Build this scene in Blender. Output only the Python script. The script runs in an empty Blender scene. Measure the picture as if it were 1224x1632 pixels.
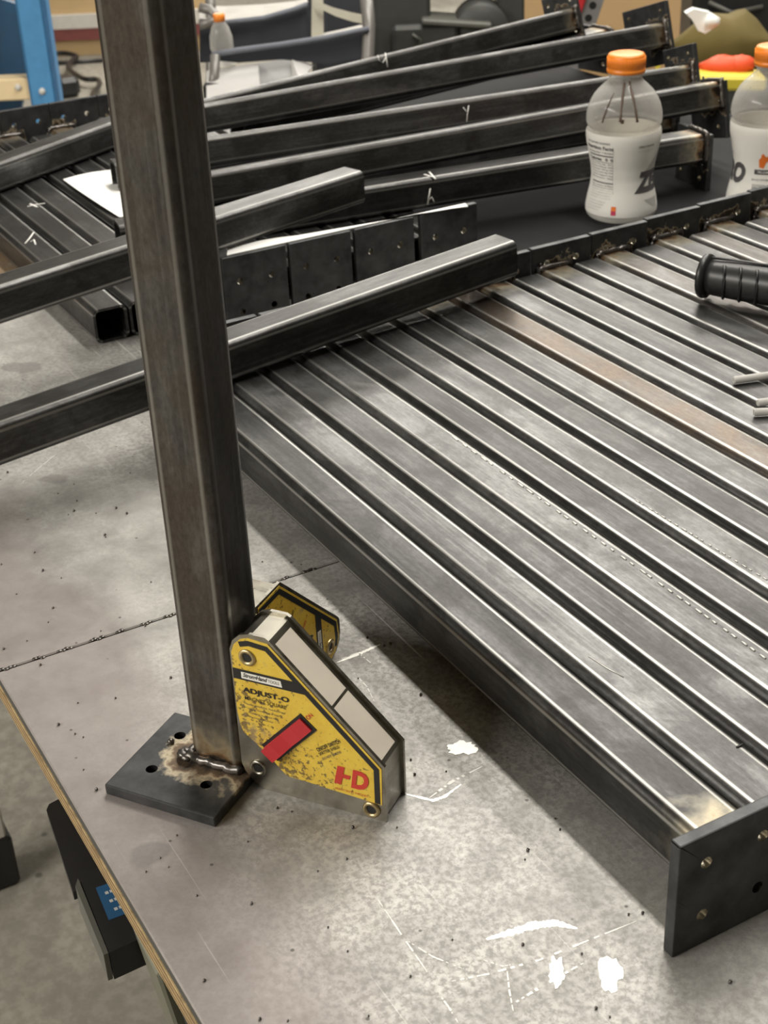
import bpy, bmesh, math, random
from mathutils import Vector, Matrix
random.seed(7)
S = bpy.context.scene
COL = S.collection
U = 0.01905                      # one working unit (tube = 2 units wide) in metres

# ------------------------------------------------------------------ camera
FPX = 2318.65
CR = ((0.49316307, 0.86891067, -0.04224252),
      (0.40490749, -0.27224704, -0.87288686),
      (-0.76996111, 0.41337125, -0.48609062))      # rows: right, down, forward
CC = Vector((21.8334, -20.0683, 30.3733))
cam = bpy.data.cameras.new('camera'); camo = bpy.data.objects.new('camera', cam); COL.objects.link(camo)
m = Matrix.Identity(4)
for r in range(3):
    m[r][0] = CR[0][r]; m[r][1] = -CR[1][r]; m[r][2] = -CR[2][r]; m[r][3] = CC[r] * U
camo.matrix_world = m
cam.sensor_fit = 'VERTICAL'; cam.sensor_height = 24.0; cam.lens = FPX / 1632 * 24.0
cam.clip_start = 0.02; cam.clip_end = 60
cam.dof.use_dof = True; cam.dof.focus_distance = 50 * U; cam.dof.aperture_fstop = 13
S.camera = camo

# ------------------------------------------------------------------ light
S.view_settings.view_transform = 'Standard'; S.view_settings.look = 'None'
S.view_settings.gamma = 1.0; S.view_settings.use_curve_mapping = False
S.view_settings.exposure = 0.0
W = bpy.data.worlds.new('world'); S.world = W; W.use_nodes = True
W.node_tree.nodes['Background'].inputs[0].default_value = (0.9, 0.95, 1.0, 1)
W.node_tree.nodes['Background'].inputs[1].default_value = 0.03

def strip_light(x, y, z, lx, ly, watts, col=(1.0, 0.955, 0.87)):
    l = bpy.data.lights.new('shop_light', 'AREA'); l.shape = 'RECTANGLE'
    l.size = lx * U; l.size_y = ly * U; l.energy = watts; l.color = col
    o = bpy.data.objects.new('shop_light', l); COL.objects.link(o)
    o.location = (x * U, y * U, z * U)
    return o
strip_light(-62, 48, 112, 130, 9, 58)          # fluorescent row over the bench
strip_light(-40, -185, 112, 150, 12, 290)        # row over the aisle on the near side
strip_light(-118, 106, 112, 150, 10, 50)  # added lamp, set where its reflection brightens the front tube tops
strip_light(-200, 175, 112, 150, 12, 80)      # added row further back, for glare on the tube tops
strip_light(-330, 145, 112, 160, 14, 120)  # added lamp giving grazing glare on the far tubes
strip_light(-330, 300, 112, 150, 12, 60)  # added as one more rear lamp for glare

# ------------------------------------------------------------------ helpers
def obj(name, me, mat=None, parent=None):
    o = bpy.data.objects.new(name, me); COL.objects.link(o)
    if mat and not me.materials: me.materials.append(mat)
    if parent: o.parent = parent
    return o
def tag(o, label, cat, group=None, kind=None):
    o['label'] = label; o['category'] = cat
    if group: o['group'] = group
    if kind: o['kind'] = kind
    return o
def empty(name, loc, rot=None):
    o = bpy.data.objects.new(name, None); COL.objects.link(o)
    o.empty_display_size = .02
    mw = (rot.to_4x4() if rot else Matrix.Identity(4)); mw.translation = Vector(loc) * U
    o.matrix_world = mw
    return o
def Rz(a): return Matrix.Rotation(a, 3, 'Z')
def basis(x, y, z): return Matrix((x, y, z)).transposed()

class MB:
    def __init__(s): s.v = []; s.f = []; s.sm = []
    def add(s, vs, fs, smooth=False):
        b = len(s.v); s.v += [tuple(v) for v in vs]
        for q in fs: s.f.append(tuple(b + i for i in q)); s.sm.append(smooth)
        return s
    def box(s, a, b, M=None, bev=0):
        x0, y0, z0 = a; x1, y1, z1 = b
        if bev > 0:
            e = bev; vs = []; 
            for z, k in ((z0, e), (z0 + e, 0), (z1 - e, 0), (z1, e)):
                for (x, y) in ((x0 + k + (e if k == 0 else 0), y0 + k), (x1 - k - (e if k == 0 else 0), y0 + k), (x1 - k, y0 + k + (e if k == 0 else 0)), (x1 - k, y1 - k - (e if k == 0 else 0)),
                               (x1 - k - (e if k == 0 else 0), y1 - k), (x0 + k + (e if k == 0 else 0), y1 - k), (x0 + k, y1 - k - (e if k == 0 else 0)), (x0 + k, y0 + k + (e if k == 0 else 0))):
                    vs.append((x, y, z))
            fs = [tuple(range(7, -1, -1)), tuple(range(24, 32))]
            for r in range(3):
                for i in range(8): fs.append((r * 8 + i, r * 8 + (i + 1) % 8, r * 8 + 8 + (i + 1) % 8, r * 8 + 8 + i))
        else:
            vs = [(x0, y0, z0), (x1, y0, z0), (x1, y1, z0), (x0, y1, z0), (x0, y0, z1), (x1, y0, z1), (x1, y1, z1), (x0, y1, z1)]
            fs = [(3, 2, 1, 0), (4, 5, 6, 7), (0, 1, 5, 4), (1, 2, 6, 5), (2, 3, 7, 6), (3, 0, 4, 7)]
        if M: vs = [M @ Vector(v) for v in vs]
        return s.add(vs, fs)
    def prism(s, poly, y0, y1, M=None):
        """polygon of (x,z) extruded along y from y0 to y1"""
        n = len(poly)
        vs = [(x, y0, z) for x, z in poly] + [(x, y1, z) for x, z in poly]
        fs = [tuple(range(n)), tuple(range(2 * n - 1, n - 1, -1))] + [((i + 1) % n, i, n + i, n + (i + 1) % n) for i in range(n)]
        if M: vs = [M @ Vector(v) for v in vs]
        return s.add(vs, fs)
    def lathe(s, prof, n=32, M=None, caps=True, smooth=True):
        vs = []; fs = []
        for r, z in prof:
            for i in range(n):
                a = 2 * math.pi * i / n; vs.append((r * math.cos(a), r * math.sin(a), z))
        for k in range(len(prof) - 1):
            for i in range(n): fs.append((k * n + i, k * n + (i + 1) % n, k * n + n + (i + 1) % n, k * n + n + i))
        if M: vs = [M @ Vector(v) for v in vs]
        b = len(s.v); s.add(vs, fs, smooth)
        if caps:
            s.f.append(tuple(b + i for i in range(n - 1, -1, -1))); s.sm.append(False)
            q = b + (len(prof) - 1) * n
            s.f.append(tuple(q + i for i in range(n))); s.sm.append(False)
        return s
    def sweep(s, pts, rad, n=8, jit=0, flat=1.0, seed=0):
        rg = random.Random(seed); pts = [Vector(p) for p in pts]; vs = []; fs = []
        for k, p in enumerate(pts):
            t = (pts[min(k + 1, len(pts) - 1)] - pts[max(k - 1, 0)]).normalized()
            ref = Vector((0, 0, 1)) if abs(t.z) < .9 else Vector((0, 1, 0))
            a = t.cross(ref).normalized(); b = a.cross(t)
            r = (rad[k] if isinstance(rad, (list, tuple)) else rad) * (1 + jit * rg.uniform(-1, 1))
            for i in range(n):
                q = 2 * math.pi * i / n; vs.append(p + r * (math.cos(q) * a + math.sin(q) * flat * b))
        for k in range(len(pts) - 1):
            for i in range(n): fs.append((k * n + i, k * n + (i + 1) % n, k * n + n + (i + 1) % n, k * n + n + i))
        L = (len(pts) - 1) * n
        b = len(s.v); s.add(vs, fs, True)
        s.f.append(tuple(b + i for i in range(n - 1, -1, -1))); s.sm.append(False)
        s.f.append(tuple(b + L + i for i in range(n))); s.sm.append(False)
        return s
    def blob(s, c, r, seed=0, nu=10, nv=6, jit=.15):
        rg = random.Random(seed); vs = []; fs = []
        rx, ry, rz = (r, r, r) if isinstance(r, (int, float)) else r
        for j in range(nv + 1):
            th = math.pi * j / nv
            for i in range(nu):
                a = 2 * math.pi * i / nu; k = 1 + jit * rg.uniform(-1, 1)
                vs.append((c[0] + rx * k * math.sin(th) * math.cos(a), c[1] + ry * k * math.sin(th) * math.sin(a), c[2] + rz * k * math.cos(th)))
        for j in range(nv):
            for i in range(nu): fs.append((j * nu + i, j * nu + nu + i, j * nu + nu + (i + 1) % nu, j * nu + (i + 1) % nu))
        return s.add(vs, fs, True)
    def mesh(s, name, mat=None, fix=True):
        me = bpy.data.meshes.new(name)
        me.from_pydata([(x * U, y * U, z * U) for x, y, z in s.v], [], s.f)
        me.polygons.foreach_set('use_smooth', s.sm)
        if fix:
            bm = bmesh.new(); bm.from_mesh(me); bmesh.ops.remove_doubles(bm, verts=bm.verts, dist=1e-6)
            bmesh.ops.recalc_face_normals(bm, faces=bm.faces); bm.to_mesh(me); bm.free()
        if mat: me.materials.append(mat)
        me.update(); return me
    def build(s, name, mat=None, parent=None, fix=True): return obj(name, s.mesh(name, mat, fix), None, parent)

def at(px, py, d):
    """world point (units) seen at photo pixel px,py at depth d"""
    a = (px - 612) / FPX; b = (py - 816) / FPX
    return CC + d * Vector([CR[0][i] * a + CR[1][i] * b + CR[2][i] for i in range(3)])
def atz(px, py, z):
    k = at(px, py, 1.0) - CC
    return CC + k * ((z - CC.z) / k.z)

# ------------------------------------------------------------------ materials
class NT:
    def __init__(s, name):
        s.m = bpy.data.materials.new(name); s.m.use_nodes = True; s.t = s.m.node_tree; s.b = s.t.nodes['Principled BSDF']
        s.tc = None
    def n(s, typ, **kw):
        o = s.t.nodes.new(typ)
        for k, v in kw.items(): setattr(o, k, v)
        return o
    def l(s, a, b): s.t.links.new(a, b)
    def val(s, sock, v):
        if hasattr(v, 'is_output') or isinstance(v, bpy.types.NodeSocket): s.l(v, sock)
        else: sock.default_value = v
    def coord(s, scale=(1, 1, 1), rnd=True):
        """object coordinates in working units, times scale, plus a per-object offset"""
        if not s.tc: s.tc = s.n('ShaderNodeTexCoord')
        mp = s.n('ShaderNodeMapping'); mp.inputs['Scale'].default_value = tuple(c / U for c in scale)
        s.l(s.tc.outputs['Object'], mp.inputs['Vector'])
        if not rnd: return mp.outputs[0]
        oi = s.n('ShaderNodeObjectInfo'); mu = s.math('MULTIPLY', oi.outputs['Random'], 91.7)
        ad = s.n('ShaderNodeVectorMath', operation='ADD'); s.l(mp.outputs[0], ad.inputs[0]); s.l(mu, ad.inputs[1])
        return ad.outputs[0]
    def math(s, op, a, b=None, c=None, clamp=False):
        o = s.n('ShaderNodeMath', operation=op, use_clamp=clamp)
        for i, v in enumerate((a, b, c)):
            if v is not None: s.val(o.inputs[i], v)
        return o.outputs[0]
    def noise(s, vec, scale=1, detail=4, rough=.55, dist=0):
        o = s.n('ShaderNodeTexNoise'); s.l(vec, o.inputs['Vector'])
        o.inputs['Scale'].default_value = scale; o.inputs['Detail'].default_value = detail
        o.inputs['Roughness'].default_value = rough; o.inputs['Distortion'].default_value = dist
        return o.outputs['Fac']
    def ramp(s, fac, stops):
        o = s.n('ShaderNodeValToRGB'); s.val(o.inputs[0], fac); e = o.color_ramp.elements
        while len(e) < len(stops): e.new(.5)
        for i, (p, c) in enumerate(stops):
            e[i].position = p; e[i].color = (c, c, c, 1) if isinstance(c, (int, float)) else (*c, 1)
        return o.outputs[0]
    def mix(s, fac, a, b, blend='MIX'):
        o = s.n('ShaderNodeMix', data_type='RGBA', blend_type=blend)
        s.val(o.inputs[0], fac)
        for i, v in ((6, a), (7, b)):
            if isinstance(v, tuple): o.inputs[i].default_value = (*v, 1) if len(v) == 3 else v
            else: s.val(o.inputs[i], v)
        return o.outputs[2]
    def bump(s, h, strength=.2, dist=.02):
        o = s.n('ShaderNodeBump'); o.inputs['Strength'].default_value = strength; o.inputs['Distance'].default_value = dist * U
        s.l(h, o.inputs['Height']); s.l(o.outputs[0], s.b.inputs['Normal'])
    def set(s, col=None, rough=None, metal=None, **kw):
        if col is not None: s.val(s.b.inputs['Base Color'], (*col, 1) if isinstance(col, tuple) else col)
        if rough is not None: s.val(s.b.inputs['Roughness'], rough)
        if metal is not None: s.val(s.b.inputs['Metallic'], metal)
        for k, v in kw.items(): s.val(s.b.inputs[k.replace('_', ' ')], v)
        return s.m

def plain(name, col, rough=.5, metal=0, var=.12, sc=.7, **kw):
    t = NT(name); v = t.coord((sc, sc, sc))
    f = t.noise(v, 1, 5)
    c = t.mix(f, tuple(max(0, x * (1 - var * 1.6)) for x in col), tuple(min(1, x * (1 + var * 1.6)) for x in col))
    return t.set(c, rough, metal, **kw)

def steel_tube():
    t = NT('mill_scale_tube')
    lo = t.noise(t.coord((.16, 1.1, 1.1)), 1, 5, .6)
    st = t.noise(t.coord((.05, 9, 9)), 1, 3, .5)
    fi = t.noise(t.coord((.5, 26, 26)), 1, 2, .5)
    bl = t.noise(t.coord((.35, .5, .5)), 1, 5, .6, .6)
    oi = t.n('ShaderNodeObjectInfo')
    c = t.ramp(lo, [(.30, (.042, .042, .042)), (.5, (.080, .080, .080)), (.70, (.140, .140, .140))])
    c = t.mix(t.ramp(st, [(.50, 0.0), (.75, .4)]), c, (.17, .17, .17))
    c = t.mix(t.ramp(bl, [(.47, 0.0), (.60, .75)]), c, (.044, .044, .044))
    # object colour carries how this one tube looks: r = tone, g = rusty brown, b = painted corner highlights with wear
    oc = t.n('ShaderNodeSeparateColor'); t.l(oi.outputs['Color'], oc.inputs[0])
    gc = t.n('ShaderNodeCombineXYZ')
    for q in range(3): t.l(t.math('MULTIPLY', oc.outputs[0], 2.0), gc.inputs[q])
    c = t.mix(1.0, c, gc.outputs[0], 'MULTIPLY')
    brown = t.math('MULTIPLY', oc.outputs[1], t.ramp(bl, [(.35, .2), (.6, .9)]))
    c = t.mix(brown, c, (.135, .098, .070))
    gr = t.noise(t.coord((3.5, 7, 7)), 1, 4, .75)
    c = t.mix(1.0, c, t.ramp(gr, [(.32, .76), (.68, 1.20)]), 'MULTIPLY')
    # heat tint of the weld, near the plate end of the tube (x = 0 there)
    co = t.coord((1, 1, 1), False); sp = t.n('ShaderNodeSeparateXYZ'); t.l(co, sp.inputs[0])
    nz = t.noise(t.coord((1.3, 1.3, 1.3)), 1, 4)
    d = t.math('ADD', sp.outputs[0], t.math('MULTIPLY', t.math('SUBTRACT', nz, .5), 2.6))
    tint = t.ramp(t.math('DIVIDE', d, 4.0), [(.04, (.035, .028, .022)), (.12, (.20, .12, .06)), (.22, (.36, .31, .22)), (.36, (.26, .24, .19))])
    tm = t.ramp(t.math('DIVIDE', d, 4.0), [(.14, .95), (.55, 0.0)])
    c = t.mix(tm, c, tint)
    # corner highlights painted into the colour, together with rubbed wear
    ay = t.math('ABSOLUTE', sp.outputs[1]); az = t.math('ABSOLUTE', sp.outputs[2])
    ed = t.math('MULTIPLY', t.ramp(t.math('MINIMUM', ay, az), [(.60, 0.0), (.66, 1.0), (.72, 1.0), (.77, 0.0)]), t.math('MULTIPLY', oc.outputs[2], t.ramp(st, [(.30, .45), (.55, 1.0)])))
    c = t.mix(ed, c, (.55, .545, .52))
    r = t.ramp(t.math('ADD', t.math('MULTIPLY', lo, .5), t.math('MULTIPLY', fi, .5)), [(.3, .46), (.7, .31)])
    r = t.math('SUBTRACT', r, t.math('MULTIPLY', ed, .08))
    t.bump(t.math('ADD', st, t.math('MULTIPLY', fi, .5)), .05, .02)
    return t.set(c, r, .80)
def steel_plate(name='mill_scale_plate', k=1.0):
    t = NT(name)
    lo = t.noise(t.coord((.9, .9, .9)), 1, 6, .6)
    c = t.ramp(lo, [(.3, (.030, .031, .033)), (.7, (.085, .087, .09))])
    co = t.coord((1, 1, 1), False); sp = t.n('ShaderNodeSeparateXYZ'); t.l(co, sp.inputs[0])
    ay = t.math('ABSOLUTE', sp.outputs[1]); az = t.math('ABSOLUTE', sp.outputs[2])
    d = t.math('SUBTRACT', t.math('MAXIMUM', ay, az), 1.0)
    nz = t.noise(t.coord((1.1, 1.1, 1.1)), 1, 4)
    d = t.math('ADD', d, t.math('MULTIPLY', t.math('SUBTRACT', nz, .56), 2.4))
    face = t.math('GREATER_THAN', sp.outputs[0], -.1)
    d = t.math('DIVIDE', d, k)
    tm = t.math('MULTIPLY', t.ramp(d, [(.0, 1.0), (.16, .95), (.24, 0.0)]), face)
    tint = t.ramp(d, [(0, (.04, .032, .026)), (.10, (.16, .11, .07)), (.16, (.50, .43, .31)), (.24, (.42, .37, .28))])
    c = t.mix(tm, c, tint)
    t.bump(t.noise(t.coord((5, 5, 5)), 1, 3), .08, .02)
    return t.set(c, t.ramp(lo, [(.3, .55), (.7, .42)]), .55)
def steel_sheet():
    t = NT('bench_sheet_steel')
    big = t.noise(t.coord((.055, .055, .055), False), 1, 4, .55, .4)
    mid = t.noise(t.coord((.45, .45, .45), False), 1, 6, .65, .3)
    fine = t.noise(t.coord((4.2, 4.2, 4.2), False), 1, 5, .75)
    fl = t.noise(t.coord((9, 5, 5), False), 1, 3, .6)
    c = t.ramp(mid, [(.30, (.24, .232, .218)), (.5, (.36, .350, .332)), (.70, (.47, .458, .436))])
    c = t.mix(t.math('MULTIPLY', t.ramp(fine, [(.44, 0.0), (.58, 1.0)]), t.ramp(big, [(.38, .2), (.6, .85)])), c, (.20, .194, .183))
    c = t.mix(t.math('MULTIPLY', t.ramp(fl, [(.60, 0.0), (.70, 1.0)]), t.ramp(mid, [(.45, 0.0), (.62, .6)])), c, (.56, .55, .53))
    # rosy, smooth band along the front edge and rust far to the left
    co = t.coord((1, 1, 1), False); sp = t.n('ShaderNodeSeparateXYZ'); t.l(co, sp.inputs[0])
    ey = t.math('ADD', sp.outputs[1], t.math('MULTIPLY', t.math('SUBTRACT', big, .5), 9))
    band = t.ramp(t.math('DIVIDE', t.math('ADD', ey, 12), 8), [(.30, .75), (.62, 0.0)])
    c = t.mix(band, c, t.ramp(mid, [(.3, (.235, .20, .192)), (.7, (.30, .265, .255))]))
    spot = t.noise(t.coord((.23, .23, .23), False), 1, 2, .4)
    c = t.mix(t.ramp(spot, [(.69, 0.0), (.71, .55)]), c, (.17, .16, .155))
    vo = t.n('ShaderNodeTexVoronoi', feature='F1'); t.l(t.coord((.8, .8, .8), False), vo.inputs['Vector']); vo.inputs['Scale'].default_value = 1
    c = t.mix(t.ramp(vo.outputs['Distance'], [(.035, .85), (.06, 0.0)]), c, (.07, .065, .06))
    # scratches: long thin bright lines
    w = t.n('ShaderNodeMapping'); w.inputs['Rotation'].default_value = (0, 0, .9); w.inputs['Scale'].default_value = (.10 / U, 6 / U, 1 / U)
    t.l(t.tc.outputs['Object'], w.inputs['Vector'])
    sc = t.noise(w.outputs[0], 1, 2, .4, .2)
    c = t.mix(t.math('MULTIPLY', t.ramp(sc, [(.70, 0.0), (.74, .7)]), t.ramp(big, [(.45, 0.0), (.6, 1.0)])), c, (.78, .77, .74))
    rx = t.math('DIVIDE', t.math('ADD', sp.outputs[0], 68), 9); ry = t.math('DIVIDE', t.math('ADD', sp.outputs[1], 1), 5)
    rd = t.math('ADD', t.math('ADD', t.math('MULTIPLY', rx, rx), t.math('MULTIPLY', ry, ry)), t.math('MULTIPLY', t.math('SUBTRACT', mid, .5), 2.0))
    c = t.mix(t.ramp(rd, [(.5, .75), (1.0, 0.0)]), c, (.27, .17, .08))
    t.bump(t.math('ADD', mid, t.math('MULTIPLY', fine, .4)), .10, .03)
    return t.set(c, t.ramp(fine, [(.3, .42), (.7, .58)]), .35)
def concrete():
    t = NT('shop_floor_concrete')
    a = t.noise(t.coord((.05, .05, .05), False), 1, 6, .6, .4); b = t.noise(t.coord((.8, .8, .8), False), 1, 5, .7)
    c = t.ramp(a, [(.3, (.20, .185, .155)), (.55, (.33, .31, .265)), (.75, (.42, .40, .35))])
    c = t.mix(t.ramp(b, [(.42, .55), (.6, 0.0)]), c, (.16, .148, .125))
    vo = t.n('ShaderNodeTexVoronoi', feature='F1'); t.l(t.coord((.25, .25, .25), False), vo.inputs['Vector']); vo.inputs['Scale'].default_value = 1
    c = t.mix(t.ramp(vo.outputs['Distance'], [(.05, .8), (.09, 0.0)]), c, (.08, .075, .065))
    t.bump(b, .15, .05)
    return t.set(c, .62, 0)
def plywood_edge():
    t = NT('plywood')
    sp = t.n('ShaderNodeSeparateXYZ'); t.l(t.coord((1, 1, 1), False), sp.inputs[0])
    wv = t.math('SINE', t.math('MULTIPLY', t.math('ADD', sp.outputs[2], t.math('MULTIPLY', t.noise(t.coord((.5, .5, .5), False), 1, 3), .10)), 29))
    n = t.noise(t.coord((1.4, 1.4, 9), False), 1, 5, .7)
    c = t.mix(t.ramp(wv, [(.35, 0.0), (.65, 1.0)]), (.20, .125, .055), (.50, .37, .19))
    c = t.mix(t.ramp(n, [(.45, .0), (.7, .7)]), c, (.12, .075, .035))
    return t.set(c, .75, 0)
def label_yellow():
    t = NT('yellow_label_worn')
    a = t.noise(t.coord((1.1, 1.1, 1.1), False), 1, 6, .7); b = t.noise(t.coord((5, 5, 5), False), 1, 5, .65)
    c = t.ramp(a, [(.35, (.66, .43, .045)), (.65, (.78, .57, .075))])
    sp = t.n('ShaderNodeSeparateXYZ'); t.l(t.coord((1, 1, 1), False), sp.inputs[0])
    # wear is heaviest towards the lower left of the label
    low = t.math('SUBTRACT', t.math('ADD', t.math('MULTIPLY', sp.outputs[0], .22), t.math('MULTIPLY', sp.outputs[2], .20)), .25)
    th = t.math('ADD', b, t.math('MULTIPLY', t.ramp(low, [(.05, .17), (1.0, 0.0)]), 1.0))
    c = t.mix(t.ramp(th, [(.60, 0.0), (.66, .9)]), c, (.13, .085, .035))
    c = t.mix(t.ramp(t.math('ADD', a, t.math('MULTIPLY', t.ramp(low, [(.0, .22), (.6, 0.0)]), 1.0)), [(.60, 0.0), (.72, .8)]), c, (.36, .26, .13))
    return t.set(c, .38, 0)
def brushed(name, col, rough=.3, metal=1.0, dirt=.4):
    t = NT(name); a = t.noise(t.coord((.8, .8, 4)), 1, 5, .6); b = t.noise(t.coord((.9, .9, .9)), 1, 4)
    c = t.mix(t.ramp(b, [(.45, 0.0), (.72, dirt)]), t.mix(a, tuple(x * .8 for x in col), col), (.12, .10, .07))
    return t.set(c, t.ramp(a, [(.3, rough), (.7, rough + .15)]), metal)

M = dict(
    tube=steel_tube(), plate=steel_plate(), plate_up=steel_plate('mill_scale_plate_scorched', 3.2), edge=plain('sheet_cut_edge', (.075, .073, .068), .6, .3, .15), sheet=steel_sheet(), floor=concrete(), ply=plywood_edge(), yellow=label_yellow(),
    weld=brushed('weld_bead_steel', (.15, .14, .135), .26, .85, .6),
    shiny=plain('ground_bright_steel', (.80, .79, .74), .38, .35, .12, 3),
    chalk=plain('white_chalk', (.80, .79, .76), .9, 0, .1, 4),
    scr=plain('scratched_steel', (.60, .59, .56), .45, .3, .2, 4),
    drill=plain('drilled_bore_steel', (.42, .39, .32), .3, 1.0),
    mat=plain('black_rubber_mat', (.010, .010, .011), .75, 0, .2, Specular_IOR_Level=.2), dirt=plain('brown_drip', (.10, .065, .045), .5),
    stain=brushed('stainless_side_plate', (.38, .36, .31), .25, 1, .7),
    beige=plain('worn_cream_block', (.76, .69, .59), .5, .0, .10),
    black=plain('black_print', (.012, .012, .013), .45), white=plain('white_print', (.80, .79, .75), .5, 0, .03),
    red=plain('red_plastic', (.50, .028, .035), .38, 0, .08), redink=plain('red_ink', (.55, .045, .03), .45),
    brass=brushed('brass_rivet', (.62, .50, .28), .3, 1, .3),
    orange=plain('orange_cap_plastic', (.88, .26, .03), .38, 0, .05),
    lab=plain('white_bottle_label', (.88, .865, .82), .30, 0, .01), greyink=plain('grey_ink', (.09, .085, .09), .5),
    lgrey=plain('light_grey_ink', (.52, .52, .50), .5), magenta=plain('magenta_ink', (.60, .05, .12), .5), orangeink=plain('orange_ink', (.85, .20, .03), .5),
    rubber=plain('black_rubber', (.016, .016, .017), .38, 0, .2), blkplastic=plain('black_plastic', (.018, .018, .019), .42, 0, .2),
    rod=plain('grey_electrode_coating', (.50, .49, .47), .75, 0, .1),
    paper=plain('white_paper', (.90, .90, .88), .7, 0, .01),
    blue=plain('blue_fibreglass', (.07, .26, .52), .45, 0, .12), dkblue=plain('dark_blue_fibreglass', (.015, .075, .16), .5),
    tan=plain('tan_board', (.52, .37, .19), .65, 0, .1, .1), step=plain('cream_ladder_step', (.78, .62, .38), .5, 0, .05),
    maroon=plain('maroon_paint', (.20, .055, .05), .5, 0, .15), pale=plain('pale_grey_paint', (.60, .58, .54), .55, 0, .08),
    navy=plain('navy_canvas', (.007, .008, .013), .8, 0, .2), lining=plain('grey_canvas_lining', (.48, .46, .43), .8, 0, .08),
    piping=plain('grey_blue_piping', (.14, .15, .18), .7),
    strap=plain('beige_webbing', (.34, .32, .26), .8, 0, .1), frame=plain('grey_chair_tube', (.20, .19, .18), .4, .3),
    case=plain('charcoal_case_plastic', (.045, .046, .043), .5, 0, .1), case2=plain('grey_case_trim', (.10, .10, .088), .5, 0, .1),
    card=plain('cardboard', (.50, .33, .165), .8, 0, .06, .1), mustard=plain('mustard_cloth', (.12, .088, .018), .8, 0, .3, .12),
    redcloth=plain('red_orange_plastic', (.80, .09, .025), .6, 0, .1), yellowp=plain('yellow_plastic', (.72, .60, .06), .5, 0, .05),
    cream=plain('cream_board', (.46, .45, .44), .7, 0, .03), galv=plain('galvanised_grey', (.24, .24, .24), .5, .3, .1), wall=plain('shop_wall_paint', (.30, .28, .24), .8, 0, .08, .02), ceil=plain('shop_ceiling_paint', (.42, .41, .38), .8, 0, .05, .02),
    label_blue=plain('blue_sticker', (.02, .09, .20), .5), olive=plain('olive_steel_leg', (.17, .17, .13), .5, .3),
)
def bottle_plastic():
    t = NT('clear_bottle_plastic')
    t.set((.86, .85, .82), .14, 0)
    tr = t.n('ShaderNodeBsdfTransparent'); tr.inputs[0].default_value = (.93, .92, .90, 1)
    mx = t.n('ShaderNodeMixShader'); lw = t.n('ShaderNodeLayerWeight'); lw.inputs[0].default_value = .35
    f = t.math('ADD', t.math('MULTIPLY', lw.outputs['Facing'], .45), t.math('ADD', .10, t.math('MULTIPLY', t.noise(t.coord((.6, .6, .25)), 1, 4), .14)), clamp=True)
    t.l(f, mx.inputs[0]); t.l(tr.outputs[0], mx.inputs[1]); t.l(t.b.outputs[0], mx.inputs[2])
    t.l(mx.outputs[0], t.t.nodes['Material Output'].inputs[0])
    return t.m
M['pet'] = bottle_plastic()

# ------------------------------------------------------------------ text
_fonts = {}
def text2d(s, size=1, bold=0.0, shear=0.0, space=1.0):
    cu = bpy.data.curves.new('print', 'FONT'); cu.body = s; cu.size = size; cu.offset = bold; cu.shear = shear; cu.space_character = space
    cu.resolution_u = 3
    o = bpy.data.objects.new('print', cu); COL.objects.link(o); bpy.context.view_layer.update()
    dg = bpy.context.evaluated_depsgraph_get(); me = bpy.data.meshes.new_from_object(o.evaluated_get(dg))
    vs = [(v.co.x, v.co.y) for v in me.vertices]; fs = [tuple(p.vertices) for p in me.polygons]
    bpy.data.objects.remove(o); bpy.data.curves.remove(cu); bpy.data.meshes.remove(me)
    return vs, fs
def fit2d(vs, x0, x1, y0, y1):
    ax = min(v[0] for v in vs); bx = max(v[0] for v in vs); ay = min(v[1] for v in vs); by = max(v[1] for v in vs)
    return [(x0 + (v[0] - ax) / (bx - ax) * (x1 - x0), y0 + (v[1] - ay) / (by - ay) * (y1 - y0)) for v in vs]

# ------------------------------------------------------------------ the room
def struct(o): o['kind'] = 'structure'; return o
FZ = -45
fl = MB(); fl.box((-560, -260, FZ - 2), (160, 480, FZ)); struct(fl.build('floor', M['floor']))
b = MB(); b.box((-566, -260, FZ), (-560, 480, 120)); struct(b.build('wall_back', M['wall']))
b = MB(); b.box((-566, 480, FZ), (160, 486, 120)); struct(b.build('wall_right', M['wall']))
b = MB(); b.box((-566, -266, FZ), (160, -260, 120)); struct(b.build('wall_left', M['wall']))
b = MB(); b.box((160, -266, FZ), (166, 486, 120)); struct(b.build('wall_front', M['wall']))
b = MB(); b.box((-566, -266, 120), (166, 486, 124)); struct(b.build('ceiling', M['ceil']))

# ------------------------------------------------------------------ bench
bench = empty('workbench', (-37, 20, FZ)); tag(bench, 'long workbench with steel sheet top over a raw plywood board', 'workbench')
def inb(o): o.matrix_parent_inverse = bench.matrix_world.inverted(); return o
def child(o, p): o.parent = p; o.matrix_parent_inverse = p.matrix_world.inverted(); return o
SH = .45
def sheet_part(x0, x1):
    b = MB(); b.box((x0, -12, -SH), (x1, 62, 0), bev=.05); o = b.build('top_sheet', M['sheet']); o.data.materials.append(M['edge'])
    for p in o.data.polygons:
        if abs(p.normal.z) < .5: p.material_index = 1  # sheet sides take a darker colour that paints in their shade
    child(o, bench); return o
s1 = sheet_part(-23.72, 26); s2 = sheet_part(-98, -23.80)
b = MB(); b.box((-98, -12.05, -SH - .66), (26, 62, -SH), bev=.02); child(b.build('plywood_board', M['ply']), bench)
for (x, y) in ((-92, -4), (-92, 56), (20, 56), (20, 6)):
    b = MB(); b.box((x - 1.8, y - 1.8, FZ), (x + 1.8, y + 1.8, -SH - .66), bev=.1); child(b.build('leg', M['olive']), bench)
b = MB(); b.box((-94, 52, -6), (22, 55, -SH - .66)); child(b.build('rail', M['olive']), bench)
b = MB(); b.box((-94, -2, -6), (-34, 1, -SH - .66)); child(b.build('rail', M['olive']), bench)
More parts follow.
